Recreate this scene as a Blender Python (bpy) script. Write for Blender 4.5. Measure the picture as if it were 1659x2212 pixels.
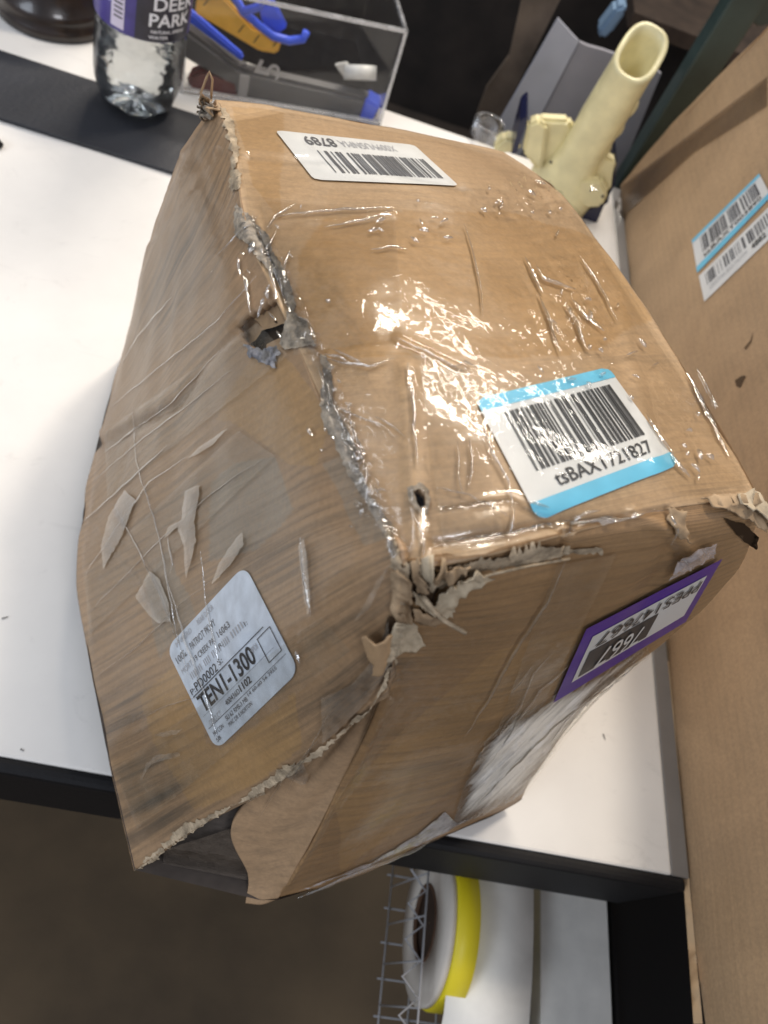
import bpy, bmesh, math, random
import numpy as np, time
T0 = time.time()
from mathutils import Vector, Matrix, noise
from mathutils.bvhtree import BVHTree
from mathutils.geometry import delaunay_2d_cdt
random.seed(7)
for o in list(bpy.data.objects): bpy.data.objects.remove(o)
S = bpy.context.scene
C = S.collection

# ------------------------------------------------------------------ camera
R = np.array([[0.95580682, -0.23918572, -0.17094885],
              [0.10957341, 0.82939369, -0.54781364],
              [0.27281309, 0.50487256, 0.81894854]])
FPX, CX, CY, H = 1662.0, 829.5, 1106.0, 0.5
cam_d = bpy.data.cameras.new('camera'); cam = bpy.data.objects.new('camera', cam_d); C.objects.link(cam)
M = Matrix([list(R[i]) + [0] for i in range(3)] + [[0, 0, 0, 1]]); M.translation = (0, 0, H)
cam.matrix_world = M
cam_d.sensor_fit = 'VERTICAL'; cam_d.sensor_height = 24; cam_d.sensor_width = 24
cam_d.lens = FPX / 2212 * 24
cam_d.clip_start = 0.01; cam_d.clip_end = 60
cam_d.dof.use_dof = True; cam_d.dof.focus_distance = 0.33; cam_d.dof.aperture_fstop = 7.5
S.camera = cam

# ------------------------------------------------------------------ light
w = bpy.data.worlds.new('World'); S.world = w; w.use_nodes = True
w.node_tree.nodes['Background'].inputs[0].default_value = (0.80, 0.86, 1.0, 1)
w.node_tree.nodes['Background'].inputs[1].default_value = 0.38
def lamp(name, loc, target, sx, sy, power, col):
    d = bpy.data.lights.new(name, 'AREA'); d.shape = 'RECTANGLE'; d.size = sx; d.size_y = sy
    d.energy = power; d.color = col
    o = bpy.data.objects.new(name, d); C.objects.link(o); o.location = loc
    v = Vector(target) - Vector(loc); o.rotation_euler = v.to_track_quat('-Z', 'Y').to_euler()
    return o
WARM = (1.0, 0.86, 0.70); COOL = (0.80, 0.88, 1.0)
lamp('ceiling_lamp_key', (0.80, 1.43, 2.77), (0.0, 0.3, 0.2), 0.34, 0.26, 41, (1.0, 0.88, 0.74))
lamp('ceiling_lamp_aisle', (0.1, 2.4, 1.9), (0.05, 0.25, 0), 1.0, 0.14, 38, (1.0, 0.90, 0.78))
lamp('added_glint_strip', (1.1, 3.6, 2.1), (0.1, 0.3, 0.3), 1.8, 0.10, 30, (1.0, 0.92, 0.82))  # strip light added to raise glints on the wrap
lamp('ceiling_lamp_left', (-1.5, 0.75, 2.2), (0, 0.4, 0), 1.2, 0.4, 15, (0.93, 0.95, 1.0))
lamp('ceiling_lamp_door', (-2.0, -1.2, 1.6), (0, 0.2, 0), 1.2, 0.8, 24, COOL)
lamp('added_fill_front', (1.0, -1.7, 2.3), (0.25, 0.1, 0), 0.8, 0.3, 18, (0.95, 0.95, 1.0))  # fill added to brighten the front face and the strips below the table
S.view_settings.view_transform = 'Standard'; S.view_settings.look = 'None'
S.view_settings.exposure = 0.0; S.view_settings.gamma = 1
S.render.engine = 'CYCLES'
S.cycles.transparent_max_bounces = 24; S.cycles.max_bounces = 10

# ------------------------------------------------------------------ helpers
def at(px, py, z):                       # a point of the photograph at height z
    d = R @ np.array([px - CX, -(py - CY), -FPX]); t = (z - H) / d[2]
    return Vector((t * d[0], t * d[1], z))
def ray(px, py):
    d = R @ np.array([px - CX, -(py - CY), -FPX]); return Vector(d).normalized()
def at_x(px, py, x0):
    d = ray(px, py); t = x0 / d.x; return Vector((0, 0, H)) + d * t
def at_y(px, py, y0):
    d = ray(px, py); t = y0 / d.y; return Vector((0, 0, H)) + d * t
def pix(P):                              # many points -> photo coordinates
    q = (np.asarray(P) - np.array([0, 0, H])) @ R
    return np.stack([CX + q[:, 0] / -q[:, 2] * FPX, CY - q[:, 1] / -q[:, 2] * FPX], 1)

def link(name, me, mat=None, parent=None, smooth=True):
    o = bpy.data.objects.new(name, me); C.objects.link(o)
    if mat: me.materials.append(mat)
    if parent: o.parent = parent
    if smooth:
        for p in me.polygons: p.use_smooth = True
    return o
def mesh(name, v, f, mat=None, parent=None, smooth=True):
    me = bpy.data.meshes.new(name); me.from_pydata([tuple(x) for x in v], [], f); me.update()
    return link(name, me, mat, parent, smooth)
def from_bm(name, bm, mat=None, parent=None, smooth=False):
    bmesh.ops.recalc_face_normals(bm, faces=bm.faces)
    me = bpy.data.meshes.new(name); bm.to_mesh(me); bm.free()
    return link(name, me, mat, parent, smooth)
def thing(name, label, cat, loc=(0, 0, 0), group=None):
    o = bpy.data.objects.new(name, None); C.objects.link(o); o.location = (0, 0, 0)
    o.empty_display_size = 0.02
    tag(o, label, cat, group); return o
def tag(o, label, cat, group=None):
    o['label'] = label; o['category'] = cat
    if group: o['group'] = group
    return o
def box_bm(bm, lo, hi, bev=0.0, mat4=None):
    r = bmesh.ops.create_cube(bm, size=1); vs = r['verts']
    for v in vs:
        v.co = Vector([lo[i] + (v.co[i] + .5) * (hi[i] - lo[i]) for i in range(3)])
        if mat4: v.co = mat4 @ v.co
    if bev:
        es = list({e for v in vs for e in v.link_edges})
        bmesh.ops.bevel(bm, geom=es, offset=bev, segments=2, affect='EDGES', profile=.6)
def box(name, lo, hi, mat, parent=None, bev=0.0, mat4=None):
    bm = bmesh.new(); box_bm(bm, lo, hi, bev, mat4); return from_bm(name, bm, mat, parent)
def lathe(name, prof, mat, parent=None, n=48, M4=None, fn=None, closed=False):
    v, f = [], []
    for (r, z) in prof:
        for k in range(n):
            a = 2 * math.pi * k / n; rr, zz = (r, z) if fn is None else fn(r, z, a)
            p = Vector((rr * math.cos(a), rr * math.sin(a), zz)); v.append(M4 @ p if M4 else p)
    m = len(prof)
    for i in range(m - 1 + (1 if closed else 0)):
        for k in range(n):
            a, b = (i % m) * n + k, (i % m) * n + (k + 1) % n
            c, d = ((i + 1) % m) * n + (k + 1) % n, ((i + 1) % m) * n + k
            f.append((a, b, c, d))
    return mesh(name, v, f, mat, parent)
def tube(name, pts, r, mat, parent=None, n=8, taper=None):
    bm = bmesh.new(); rings = []
    pts = [Vector(p) for p in pts]
    for i, p in enumerate(pts):
        d = (pts[min(i + 1, len(pts) - 1)] - pts[max(i - 1, 0)]).normalized()
        a = d.orthogonal().normalized(); 
        if rings and abs(prev.dot(d)) < .95: a = (prev - d * prev.dot(d)).normalized()
        prev = a; b = d.cross(a); rr = r * (taper[i] if taper else 1)
        rings.append([bm.verts.new(p + (a * math.cos(2 * math.pi * k / n) + b * math.sin(2 * math.pi * k / n)) * rr) for k in range(n)])
    for A, B in zip(rings, rings[1:]):
        for k in range(n): bm.faces.new((A[k], A[(k + 1) % n], B[(k + 1) % n], B[k]))
    bm.faces.new(rings[0]); bm.faces.new(rings[-1])
    return from_bm(name, bm, mat, parent, True)

# ------------------------------------------------------------------ materials
def mat(name):
    m = bpy.data.materials.new(name); m.use_nodes = True
    nt = m.node_tree; b = nt.nodes['Principled BSDF']; return m, nt, b
def plain(name, col, rough=.5, spec=.5, metal=0, bump=0, bscale=200, var=0, vscale=20, coat=0):
    m, nt, b = mat(name)
    b.inputs['Base Color'].default_value = (*col, 1); b.inputs['Roughness'].default_value = rough
    b.inputs['Specular IOR Level'].default_value = spec; b.inputs['Metallic'].default_value = metal
    b.inputs['Coat Weight'].default_value = coat
    tc = nt.nodes.new('ShaderNodeTexCoord')
    if var:
        n = nt.nodes.new('ShaderNodeTexNoise'); n.inputs['Scale'].default_value = vscale; n.inputs['Detail'].default_value = 6
        nt.links.new(tc.outputs['Object'], n.inputs['Vector'])
        r = nt.nodes.new('ShaderNodeMapRange'); r.inputs[1].default_value = .3; r.inputs[2].default_value = .7
        r.inputs[3].default_value = 1 - var; r.inputs[4].default_value = 1 + var
        nt.links.new(n.outputs[0], r.inputs[0])
        mx = nt.nodes.new('ShaderNodeVectorMath'); mx.operation = 'SCALE'; mx.inputs[0].default_value = col
        nt.links.new(r.outputs[0], mx.inputs['Scale']); nt.links.new(mx.outputs[0], b.inputs['Base Color'])
    if bump:
        n = nt.nodes.new('ShaderNodeTexNoise'); n.inputs['Scale'].default_value = bscale; n.inputs['Detail'].default_value = 4
        nt.links.new(tc.outputs['Object'], n.inputs['Vector'])
        bp = nt.nodes.new('ShaderNodeBump'); bp.inputs['Strength'].default_value = bump; bp.inputs['Distance'].default_value = .001
        nt.links.new(n.outputs[0], bp.inputs['Height']); nt.links.new(bp.outputs[0], b.inputs['Normal'])
    return m
def N(nt, t, **kw):
    n = nt.nodes.new('ShaderNode' + t)
    for k, v in kw.items():
        if k.startswith('i_'): n.inputs[k[2:].replace('_', ' ')].default_value = v
        else: setattr(n, k, v)
    return n
def mixc(nt, fac, a, b, mode='MIX'):
    n = nt.nodes.new('ShaderNodeMix'); n.data_type = 'RGBA'; n.blend_type = mode
    for sock, val in ((n.inputs[0], fac), (n.inputs[6], a), (n.inputs[7], b)):
        if isinstance(val, (int, float)): sock.default_value = val
        elif isinstance(val, tuple): sock.default_value = (*val, 1) if len(val) == 3 else val
        else: nt.links.new(val, sock)
    return n.outputs[2]
def rng(nt, src, a, b, c=0.0, d=1.0):
    n = nt.nodes.new('ShaderNodeMapRange'); n.inputs[1].default_value = a; n.inputs[2].default_value = b
    n.inputs[3].default_value = c; n.inputs[4].default_value = d; nt.links.new(src, n.inputs[0]); return n.outputs[0]

def kraft(name, base=(.36, .225, .115), flute=(3, 70), gloss=.42, streak=.5, masks=True, coat=0.0, ridges=60, fdark=.3, fb=.5):
    """brown corrugated board: fibres, flute streaks along the UV u axis, worn blotches, stain masks"""
    m, nt, b = mat(name); L = nt.links.new
    tc = N(nt, 'TexCoord')
    mp = N(nt, 'Mapping'); mp.inputs['Scale'].default_value = (flute[0], flute[1], 1); L(tc.outputs['UV'], mp.inputs[0])
    fl = N(nt, 'TexNoise', i_Scale=1.0, i_Detail=5.0, i_Roughness=.65, i_Distortion=.1); L(mp.outputs[0], fl.inputs['Vector'])
    sx_ = N(nt, 'SeparateXYZ'); L(tc.outputs['UV'], sx_.inputs[0]); wv = N(nt, 'Math', operation='MULTIPLY_ADD'); wv.inputs[1].default_value = 2 * math.pi * ridges; L(sx_.outputs[1], wv.inputs[0])
    wn = N(nt, 'Math', operation='MULTIPLY'); wn.inputs[1].default_value = 3.0; L(fl.outputs[0], wn.inputs[0]); L(wn.outputs[0], wv.inputs[2]); sn = N(nt, 'Math', operation='SINE'); L(wv.outputs[0], sn.inputs[0])
    flute_h = rng(nt, sn.outputs[0], -1, 1)
    flute_d = rng(nt, sn.outputs[0], .1, .95, 0, 1)
    big = N(nt, 'TexNoise', i_Scale=14.0, i_Detail=6.0, i_Roughness=.6, i_Distortion=.6); L(tc.outputs['Object'], big.inputs['Vector'])
    fine = N(nt, 'TexNoise', i_Scale=420.0, i_Detail=5.0, i_Roughness=.7); L(tc.outputs['Object'], fine.inputs['Vector'])
    col = mixc(nt, rng(nt, big.outputs[0], .35, .68), tuple(c * .90 for c in base), tuple(min(1, c * 1.10) for c in base))
    stain = None
    if masks:
        at_ = N(nt, 'Attribute', attribute_name='stain'); sp = N(nt, 'SeparateColor'); L(at_.outputs['Color'], sp.inputs[0])
        # tape-covered zones look more orange
        tw = N(nt, 'Math', operation='MULTIPLY'); tw.inputs[1].default_value = .85; L(sp.outputs[1], tw.inputs[0])
        col = mixc(nt, tw.outputs[0], col, mixc(nt, rng(nt, big.outputs[0], .3, .7), (.42, .25, .10), (.50, .31, .14)))
        # pale scuffed zones
        pm = N(nt, 'Math', operation='MULTIPLY'); L(sp.outputs[2], pm.inputs[0]); L(rng(nt, fine.outputs[0], .3, .6, .5, .95), pm.inputs[1])
        col = mixc(nt, pm.outputs[0], col, (.33, .27, .20))
        # grime broken up along the flutes
        gm = N(nt, 'Math', operation='MULTIPLY'); L(sp.outputs[0], gm.inputs[0]); L(rng(nt, fl.outputs[0], .38, .62), gm.inputs[1])
        stain = gm.outputs[0]
    # flute streaks, long dark worn lines
    mp2 = N(nt, 'Mapping'); mp2.inputs['Scale'].default_value = (flute[0] * 2.2, flute[1] * 2.6, 1); L(tc.outputs['UV'], mp2.inputs[0])
    fl2 = N(nt, 'TexNoise', i_Scale=1.0, i_Detail=4.0, i_Roughness=.6, i_Distortion=.1); L(mp2.outputs[0], fl2.inputs['Vector'])
    fm = N(nt, 'Math', operation='MAXIMUM'); L(rng(nt, fl.outputs[0], .52, .64), fm.inputs[0]); L(rng(nt, fl2.outputs[0], .54, .66, 0, .8), fm.inputs[1])
    sm = N(nt, 'Math', operation='MULTIPLY'); L(fm.outputs[0], sm.inputs[0]); L(rng(nt, big.outputs[0], .38, .60, .25, 1), sm.inputs[1])
    s2 = N(nt, 'Math', operation='MULTIPLY'); s2.inputs[1].default_value = streak; L(sm.outputs[0], s2.inputs[0])
    if masks:
        inv = N(nt, 'Math', operation='SUBTRACT'); inv.inputs[0].default_value = 1.0; L(sp.outputs[1], inv.inputs[1])
        s3 = N(nt, 'Math', operation='MULTIPLY'); L(s2.outputs[0], s3.inputs[0]); L(inv.outputs[0], s3.inputs[1]); s2 = s3
    col = mixc(nt, s2.outputs[0], col, tuple(c * f for c, f in zip(base, (.36, .42, .50))))
    fdm = N(nt, 'Math', operation='MULTIPLY'); L(flute_d, fdm.inputs[0]); L(rng(nt, big.outputs[0], .42, .62, .1, fdark), fdm.inputs[1])
    col = mixc(nt, fdm.outputs[0], col, tuple(c * f for c, f in zip(base, (.42, .46, .52))))
    if stain is not None: col = mixc(nt, stain, col, (.085, .068, .052))
    col = mixc(nt, rng(nt, fine.outputs[0], .35, .65, 0, .22), col, (.10, .07, .045))
    L(col, b.inputs['Base Color'])
    b.inputs['Roughness'].default_value = gloss + .12
    b.inputs['Specular IOR Level'].default_value = .35; b.inputs['Coat Weight'].default_value = coat; b.inputs['Coat Roughness'].default_value = .24
    ad = N(nt, 'Math', operation='ADD'); L(rng(nt, fl.outputs[0], 0, 1, 0, 1), ad.inputs[0]); ad0 = N(nt, 'Math', operation='MULTIPLY_ADD'); ad0.inputs[1].default_value = fb; L(flute_h, ad0.inputs[0]); L(rng(nt, fine.outputs[0], 0, 1, 0, .3), ad0.inputs[2]); L(ad0.outputs[0], ad.inputs[1])
    bp = N(nt, 'Bump', i_Strength=.35, i_Distance=.0012); L(ad.outputs[0], bp.inputs['Height']); L(bp.outputs[0], b.inputs['Normal'])
    return m

def film_mat(name, milky=0.0, rough=.06, gloss=.10, bscale=260, bump=.5, bdist=.0006, tint=(.9, .9, .92), fs=1.0, streaky=False):
    """thin clear plastic: see-through with a mirror film reflection, optional milky haze for folds or for painted-in glare"""
    m = bpy.data.materials.new(name); m.use_nodes = True; nt = m.node_tree; nt.nodes.clear(); L = nt.links.new
    out = N(nt, 'OutputMaterial'); tr = N(nt, 'BsdfTransparent'); gl = N(nt, 'BsdfGlossy', i_Roughness=rough); df = N(nt, 'BsdfDiffuse')
    df.inputs['Color'].default_value = (*tint, 1)
    tr.inputs['Color'].default_value = (.985, .98, .965, 1)
    tc = N(nt, 'TexCoord'); no = N(nt, 'TexNoise', i_Scale=float(bscale), i_Detail=3.0, i_Distortion=1.2); L(tc.outputs['Object'], no.inputs['Vector'])
    bp = N(nt, 'Bump', i_Strength=bump, i_Distance=bdist); L(no.outputs[0], bp.inputs['Height'])
    L(bp.outputs[0], gl.inputs['Normal'])
    fr = N(nt, 'Fresnel', i_IOR=1.5); L(bp.outputs[0], fr.inputs['Normal'])
    fa = N(nt, 'Math', operation='MULTIPLY_ADD'); fa.inputs[1].default_value = fs; fa.inputs[2].default_value = gloss - .04; fa.use_clamp = True; L(fr.outputs[0], fa.inputs[0])
    m1 = N(nt, 'MixShader'); L(tr.outputs[0], m1.inputs[1]); L(df.outputs[0], m1.inputs[2])
    n2 = N(nt, 'TexNoise', i_Scale=90.0, i_Detail=5.0, i_Roughness=.7); L(tc.outputs['Object'], n2.inputs['Vector'])
    mk = rng(nt, n2.outputs[0], .35, .65, milky * .45, min(1, milky * 1.3))
    if streaky:                              # painted table reflection: pale streaks along the film's pull, fading at its rim
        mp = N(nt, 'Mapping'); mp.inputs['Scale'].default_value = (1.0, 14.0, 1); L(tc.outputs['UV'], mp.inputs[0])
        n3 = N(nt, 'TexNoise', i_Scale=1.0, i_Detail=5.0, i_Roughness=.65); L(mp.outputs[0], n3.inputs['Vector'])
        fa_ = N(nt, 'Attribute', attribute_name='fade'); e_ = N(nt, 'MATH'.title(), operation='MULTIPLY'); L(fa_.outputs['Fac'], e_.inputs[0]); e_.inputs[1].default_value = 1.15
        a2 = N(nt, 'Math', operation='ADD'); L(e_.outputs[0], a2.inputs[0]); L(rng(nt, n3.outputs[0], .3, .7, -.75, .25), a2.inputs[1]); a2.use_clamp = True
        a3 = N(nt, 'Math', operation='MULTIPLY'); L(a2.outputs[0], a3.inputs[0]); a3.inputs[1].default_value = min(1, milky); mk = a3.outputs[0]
    L(mk, m1.inputs[0])
    m2 = N(nt, 'MixShader'); L(fa.outputs[0], m2.inputs[0]); L(m1.outputs[0], m2.inputs[1]); L(gl.outputs[0], m2.inputs[2])
    L(m2.outputs[0], out.inputs[0]); return m

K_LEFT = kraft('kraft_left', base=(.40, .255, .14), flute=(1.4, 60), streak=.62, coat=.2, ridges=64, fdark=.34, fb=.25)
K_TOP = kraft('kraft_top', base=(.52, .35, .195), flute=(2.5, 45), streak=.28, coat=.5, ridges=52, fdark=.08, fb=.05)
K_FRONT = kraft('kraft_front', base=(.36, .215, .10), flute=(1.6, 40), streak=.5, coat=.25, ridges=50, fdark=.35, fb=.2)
K_PLAIN = kraft('kraft_plain', base=(.40, .26, .14), masks=False, flute=(2, 30), streak=.18, fdark=.05, fb=.05)
K_TORN = plain('torn_board', (.40, .315, .215), .95, .1, bump=1.0, bscale=500, var=.45, vscale=170)
K_GREY = plain('torn_grey_liner', (.31, .265, .21), .9, .15, bump=1.0, bscale=420, var=.5, vscale=260)
K_DARK = plain('inner_board', (.22, .13, .065), .9, .15, bump=.5, bscale=300, var=.2, vscale=60)
FILM = film_mat('clear_wrap', milky=.0, rough=.06, gloss=.045, bump=.10, fs=.5)
FILM_S = film_mat('clear_wrap_dull', milky=.012, rough=.14, gloss=.04, bump=.2, tint=(.8,.66,.5), fs=.28)
FILM_C = film_mat('clear_wrap_crinkled', milky=.02, rough=.06, gloss=.06, bscale=90, bump=.25, bdist=.002)
MILK = film_mat('milky_wrap', milky=.12, rough=.16, gloss=.06, tint=(.86, .76, .62), bump=.2)
FOLD = film_mat('folded_wrap', milky=.16, rough=.07, gloss=.30, tint=(.92, .82, .68), bscale=500)
STRETCH_GLARE = film_mat('stretch_wrap', milky=1.0, rough=.3, gloss=.08, tint=(1.0, .97, .90), bump=.1, streaky=True)  # film whitened to stand for the table's reflection
INK = plain('black_ink', (.035, .035, .038), .45)
INK_GREY = plain('grey_ink', (.10, .10, .11), .5)
INK_FAINT = plain('faint_ink', (.42, .42, .44), .5)
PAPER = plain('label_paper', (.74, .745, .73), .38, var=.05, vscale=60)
PAPER_OLD = plain('worn_label_paper', (.60, .66, .74), .42, var=.16, vscale=120)
CYAN = plain('cyan_print', (.16, .56, .78), .38, var=.08, vscale=60)
PURPLE = plain('purple_print', (.06, .014, .23), .42, var=.1, vscale=60)

def glyphs(body, bold=0.0):
    cu = bpy.data.curves.new('lettering', 'FONT'); cu.body = body; cu.size = 1; cu.offset = bold; cu.resolution_u = 3
    to = bpy.data.objects.new('lettering', cu); me = to.to_mesh().copy(); to.to_mesh_clear(); bpy.data.objects.remove(to); return me
# ------------------------------------------------------------------ smooth control surfaces
def cr(p0, p1, p2, p3, t):
    return .5 * ((2 * p1) + (-p0 + p2) * t + (2 * p0 - 5 * p1 + 4 * p2 - p3) * t * t + (-p0 + 3 * p1 - 3 * p2 + p3) * t ** 3)
def spl(ctrl, n):                        # ctrl (k, ..., 3) -> (n, ..., 3)
    k = len(ctrl); out = []
    ext = np.concatenate([[2 * ctrl[0] - ctrl[1]], ctrl, [2 * ctrl[-1] - ctrl[-2]]])
    for i in range(n):
        s = i / (n - 1) * (k - 1); j = min(int(s), k - 2); t = s - j
        out.append(cr(ext[j], ext[j + 1], ext[j + 2], ext[j + 3], t))
    return np.array(out)
def surface(rows, nu, nv):               # rows of (px, py, z)
    c = np.array([[tuple(at(*p)) for p in r] for r in rows])
    a = spl(c, nu)                       # (nu, cols, 3)
    b = spl(a.transpose(1, 0, 2), nv)    # (nv, nu, 3)
    return b.transpose(1, 0, 2)
def normals(G):
    du = np.gradient(G, axis=0); dv = np.gradient(G, axis=1); n = np.cross(du, dv)
    n /= np.linalg.norm(n, axis=2, keepdims=True) + 1e-12
    P = G.reshape(-1, 3).mean(0); view = np.array([0, 0, H]) - P
    if (n.reshape(-1, 3) @ view).mean() < 0: n = -n
    return n
def inpoly(p, poly):
    x, y = p[:, 0], p[:, 1]; r = np.zeros(len(p), bool); n = len(poly)
    for i in range(n):
        x1, y1 = poly[i]; x2, y2 = poly[(i + 1) % n]
        c = ((y1 > y) != (y2 > y)) & (x < (x2 - x1) * (y - y1) / (y2 - y1 + 1e-12) + x1); r ^= c
    return r
def gs(p, cx, cy, rx, ry, ang=0):
    a = math.radians(ang); dx, dy = p[:, 0] - cx, p[:, 1] - cy
    u = dx * math.cos(a) + dy * math.sin(a); v = -dx * math.sin(a) + dy * math.cos(a)
    return np.exp(-(u / rx) ** 2 - (v / ry) ** 2)

RIDGE = [(465, 215, .272), (505, 330, .280), (530, 490, .288), (622, 700, .296), (712, 900, .303), (812, 1100, .311), (872, 1228, .315)]
LEFT = [
 [RIDGE[0], (395, 325, .240), (345, 455, .175), (302, 600, .10), (262, 775, .0)],
 [RIDGE[1], (440, 470, .255), (370, 610, .190), (300, 750, .10), (228, 890, .01)],
 [RIDGE[2], (462, 610, .265), (380, 720, .200), (292, 850, .11), (207, 975, .02)],
 [RIDGE[3], (530, 785, .272), (415, 885, .208), (295, 995, .12), (180, 1110, .03)],
 [RIDGE[4], (600, 965, .277), (460, 1055, .213), (315, 1155, .13), (168, 1245, .04)],
 [RIDGE[5], (675, 1150, .283), (515, 1235, .219), (352, 1330, .14), (193, 1430, .045)],
 [RIDGE[6], (725, 1315, .285), (565, 1415, .222), (398, 1522, .142), (228, 1610, .048)],
 [(840, 1492, .262), (690, 1632, .212), (570, 1712, .165), (425, 1790, .106), (290, 1880, .05)],
]
TOP = [
 [RIDGE[0], (620, 233, .275), (780, 260, .275), (940, 295, .272), (1085, 330, .260)],
 [RIDGE[1], (680, 350, .286), (860, 370, .287), (1030, 395, .284), (1192, 398, .263)],
 [RIDGE[2], (715, 505, .296), (900, 520, .299), (1090, 530, .294), (1290, 525, .268)],
 [RIDGE[3], (800, 700, .306), (980, 700, .309), (1185, 690, .304), (1405, 680, .277)],
 [RIDGE[4], (890, 890, .313), (1080, 880, .316), (1290, 860, .311), (1512, 850, .284)],
 [RIDGE[5], (980, 1080, .319), (1170, 1050, .321), (1380, 1010, .316), (1592, 985, .292)],
 [RIDGE[6], (1040, 1202, .318), (1230, 1152, .318), (1430, 1102, .314), (1640, 1075, .298)],
]
FRONT = [
 TOP[-1],
 [(876, 1262, .306), (1040, 1240, .307), (1230, 1200, .307), (1430, 1168, .304), (1640, 1135, .288)],
 [(852, 1400, .268), (1020, 1400, .255), (1200, 1370, .248), (1400, 1320, .243), (1590, 1240, .248)],
 [(790, 1580, .205), (950, 1560, .195), (1110, 1520, .182), (1290, 1450, .172), (1455, 1375, .185)],
 [(690, 1770, .125), (850, 1735, .112), (1010, 1690, .100), (1165, 1610, .100), (1300, 1495, .118)],
 [(600, 1945, .050), (760, 1893, .040), (940, 1815, .030), (1060, 1765, .020), (1125, 1728, .015)],
]
FLAP = [
 [(846, 1395, .262), (848, 1398, .266), (852, 1400, .268)],
 [(760, 1500, .215), (785, 1545, .212), (800, 1555, .212)],
 [(620, 1640, .160), (690, 1690, .158), (745, 1668, .166)],
 [(500, 1785, .105), (590, 1800, .105), (690, 1770, .125)],
 [(535, 1890, .062), (580, 1880, .070), (645, 1860, .085)],
 [(530, 1952, .040), (565, 1956, .044), (600, 1945, .050)],
]
def fbm(p, s, o=3): return noise.fractal(Vector(p) * s, .6, 2.0, o)
def ridged(p, s): return 1 - abs(noise.noise(Vector(p) * s)) * 2

creases = [  # (polyline in photo coordinates, depth m, width px)
 ([(210, 960), (370, 880), (440, 790), (520, 705)], -.0028, 11),
 ([(225, 935), (380, 852), (500, 720)], .0016, 9),
 ([(205, 1130), (300, 1240), (380, 1400)], .0008, 6),
 ([(290, 900), (245, 1100), (330, 1250), (395, 1410)], -.0009, 5),
 ([(545, 470), (585, 560), (620, 660)], -.0010, 6),
 ([(590, 480), (850, 465)], .0007, 7), ([(540, 345), (700, 350), (1000, 415)], -.0009, 10),
 ([(860, 735), (1000, 800)], .0010, 8), ([(880, 800), (890, 1000), (900, 1180)], .0014, 20),
 ([(955, 1100), (1100, 1080), (1225, 1150)], -.0007, 8), ([(1225, 1150), (1215, 1190), (1240, 1130), (1440, 1100)], -.0014, 7),
 ([(940, 1170), (1100, 1150), (1240, 1120)], -.0016, 12), ([(1370, 1110), (1450, 1150), (1500, 1200)], .0018, 14),
 ([(350, 700), (560, 560)], -.0006, 10), ([(330, 520), (470, 330)], -.0012, 9), ([(400, 330), (470, 250)], .0014, 9),
 ([(850, 1500), (740, 1680), (620, 1900)], .0018, 14), ([(650, 1700), (760, 1560)], -.001, 8), ([(1450, 1200), (1280, 1500), (1150, 1700)], -.0022, 26),
 ([(690, 1830), (900, 1650), (1300, 1450)], .0012, 40), ([(930, 1250), (1200, 1230), (1450, 1190)], -.0012, 12),
 ([(1410, 1010), (1330, 620), (1200, 430)], .0012, 22), ([(640, 1850), (780, 1640), (850, 1450)], .0012, 9)]
def crease_field(px):
    out = np.zeros(len(px))
    for poly, dep, wd in creases:
        d = np.full(len(px), 1e9)
        for (x1, y1), (x2, y2) in zip(poly, poly[1:]):
            vx, vy = x2 - x1, y2 - y1; t = np.clip(((px[:, 0] - x1) * vx + (px[:, 1] - y1) * vy) / (vx * vx + vy * vy), 0, 1)
            d = np.minimum(d, np.hypot(px[:, 0] - x1 - t * vx, px[:, 1] - y1 - t * vy))
        out += dep * np.exp(-(d / wd) ** 2)
    return out

def grime(px):
    g = lambda *a: gs(px, *a)
    r = (.75 * g(355, 650, 45, 110, 25) + .55 * g(400, 540, 60, 130, 35) + .65 * g(285, 1600, 75, 170, -10) + .7 * g(360, 1740, 110, 90, 0) +
         .9 * g(740, 1490, 110, 40, -42) + .55 * g(790, 1290, 110, 30, -40) + .45 * g(560, 1180, 90, 70, 0) + .45 * g(640, 1560, 80, 60, 0) + .5 * g(420, 300, 40, 60, 30)
         + .55 * g(850, 1440, 40, 60) + .5 * g(1095, 470, 16, 6, 10) + .35 * g(900, 1100, 60, 30) + .6 * g(1560, 1080, 80, 18, 8) + .5 * g(1060, 1205, 180, 10, -10)
         + .5 * g(540, 1720, 120, 14, -34) + .5 * g(950, 1640, 300, 90, -35) + .3 * g(420, 1100, 160, 60, -35) + .35*g(1480,1250,90,60,-40))
    return np.clip(r, 0, 1)
TAPE_POLYS = [
 [(306, 1508), (395, 1405), (455, 1600), (480, 1618), (640, 1500), (655, 1610), (560, 1690), (470, 1700), (385, 1690), (330, 1600)],
 [(385, 1690), (470, 1640), (640, 1560), (620, 1620), (540, 1700), (420, 1752)],
 [(470, 905), (560, 740), (640, 790), (712, 900), (690, 1010), (620, 1000), (500, 910)],
 [(640, 560), (700, 465), (1090, 455), (1290, 520), (1410, 690), (1290, 760), (1000, 770), (700, 780), (640, 700)],
 [(500, 230), (620, 240), (600, 470), (545, 400)],
 [(720, 1720), (1080, 1400), (1330, 1330), (1330, 1440), (1000, 1690), (740, 1880)]]
PALE_POLYS = [
 [(455, 1050), (505, 1000), (590, 985), (640, 1100), (560, 1185), (450, 1210)],
 [(310, 1250), (365, 1190), (420, 1330), (340, 1420)], [(700, 1000), (760, 980), (840, 1160), (790, 1180)]]
def soft(px, polys, seed=3):
    j = np.array([[noise.noise(Vector((p[0] * .012, p[1] * .012, seed))) * 9, noise.noise(Vector((p[0] * .012, p[1] * .012, seed + 9))) * 9] for p in px])
    m = np.zeros(len(px))
    for k, po in enumerate(polys): m = np.maximum(m, inpoly(px + j, po) * (1 - .13 * (k % 3)))
    return m

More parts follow.
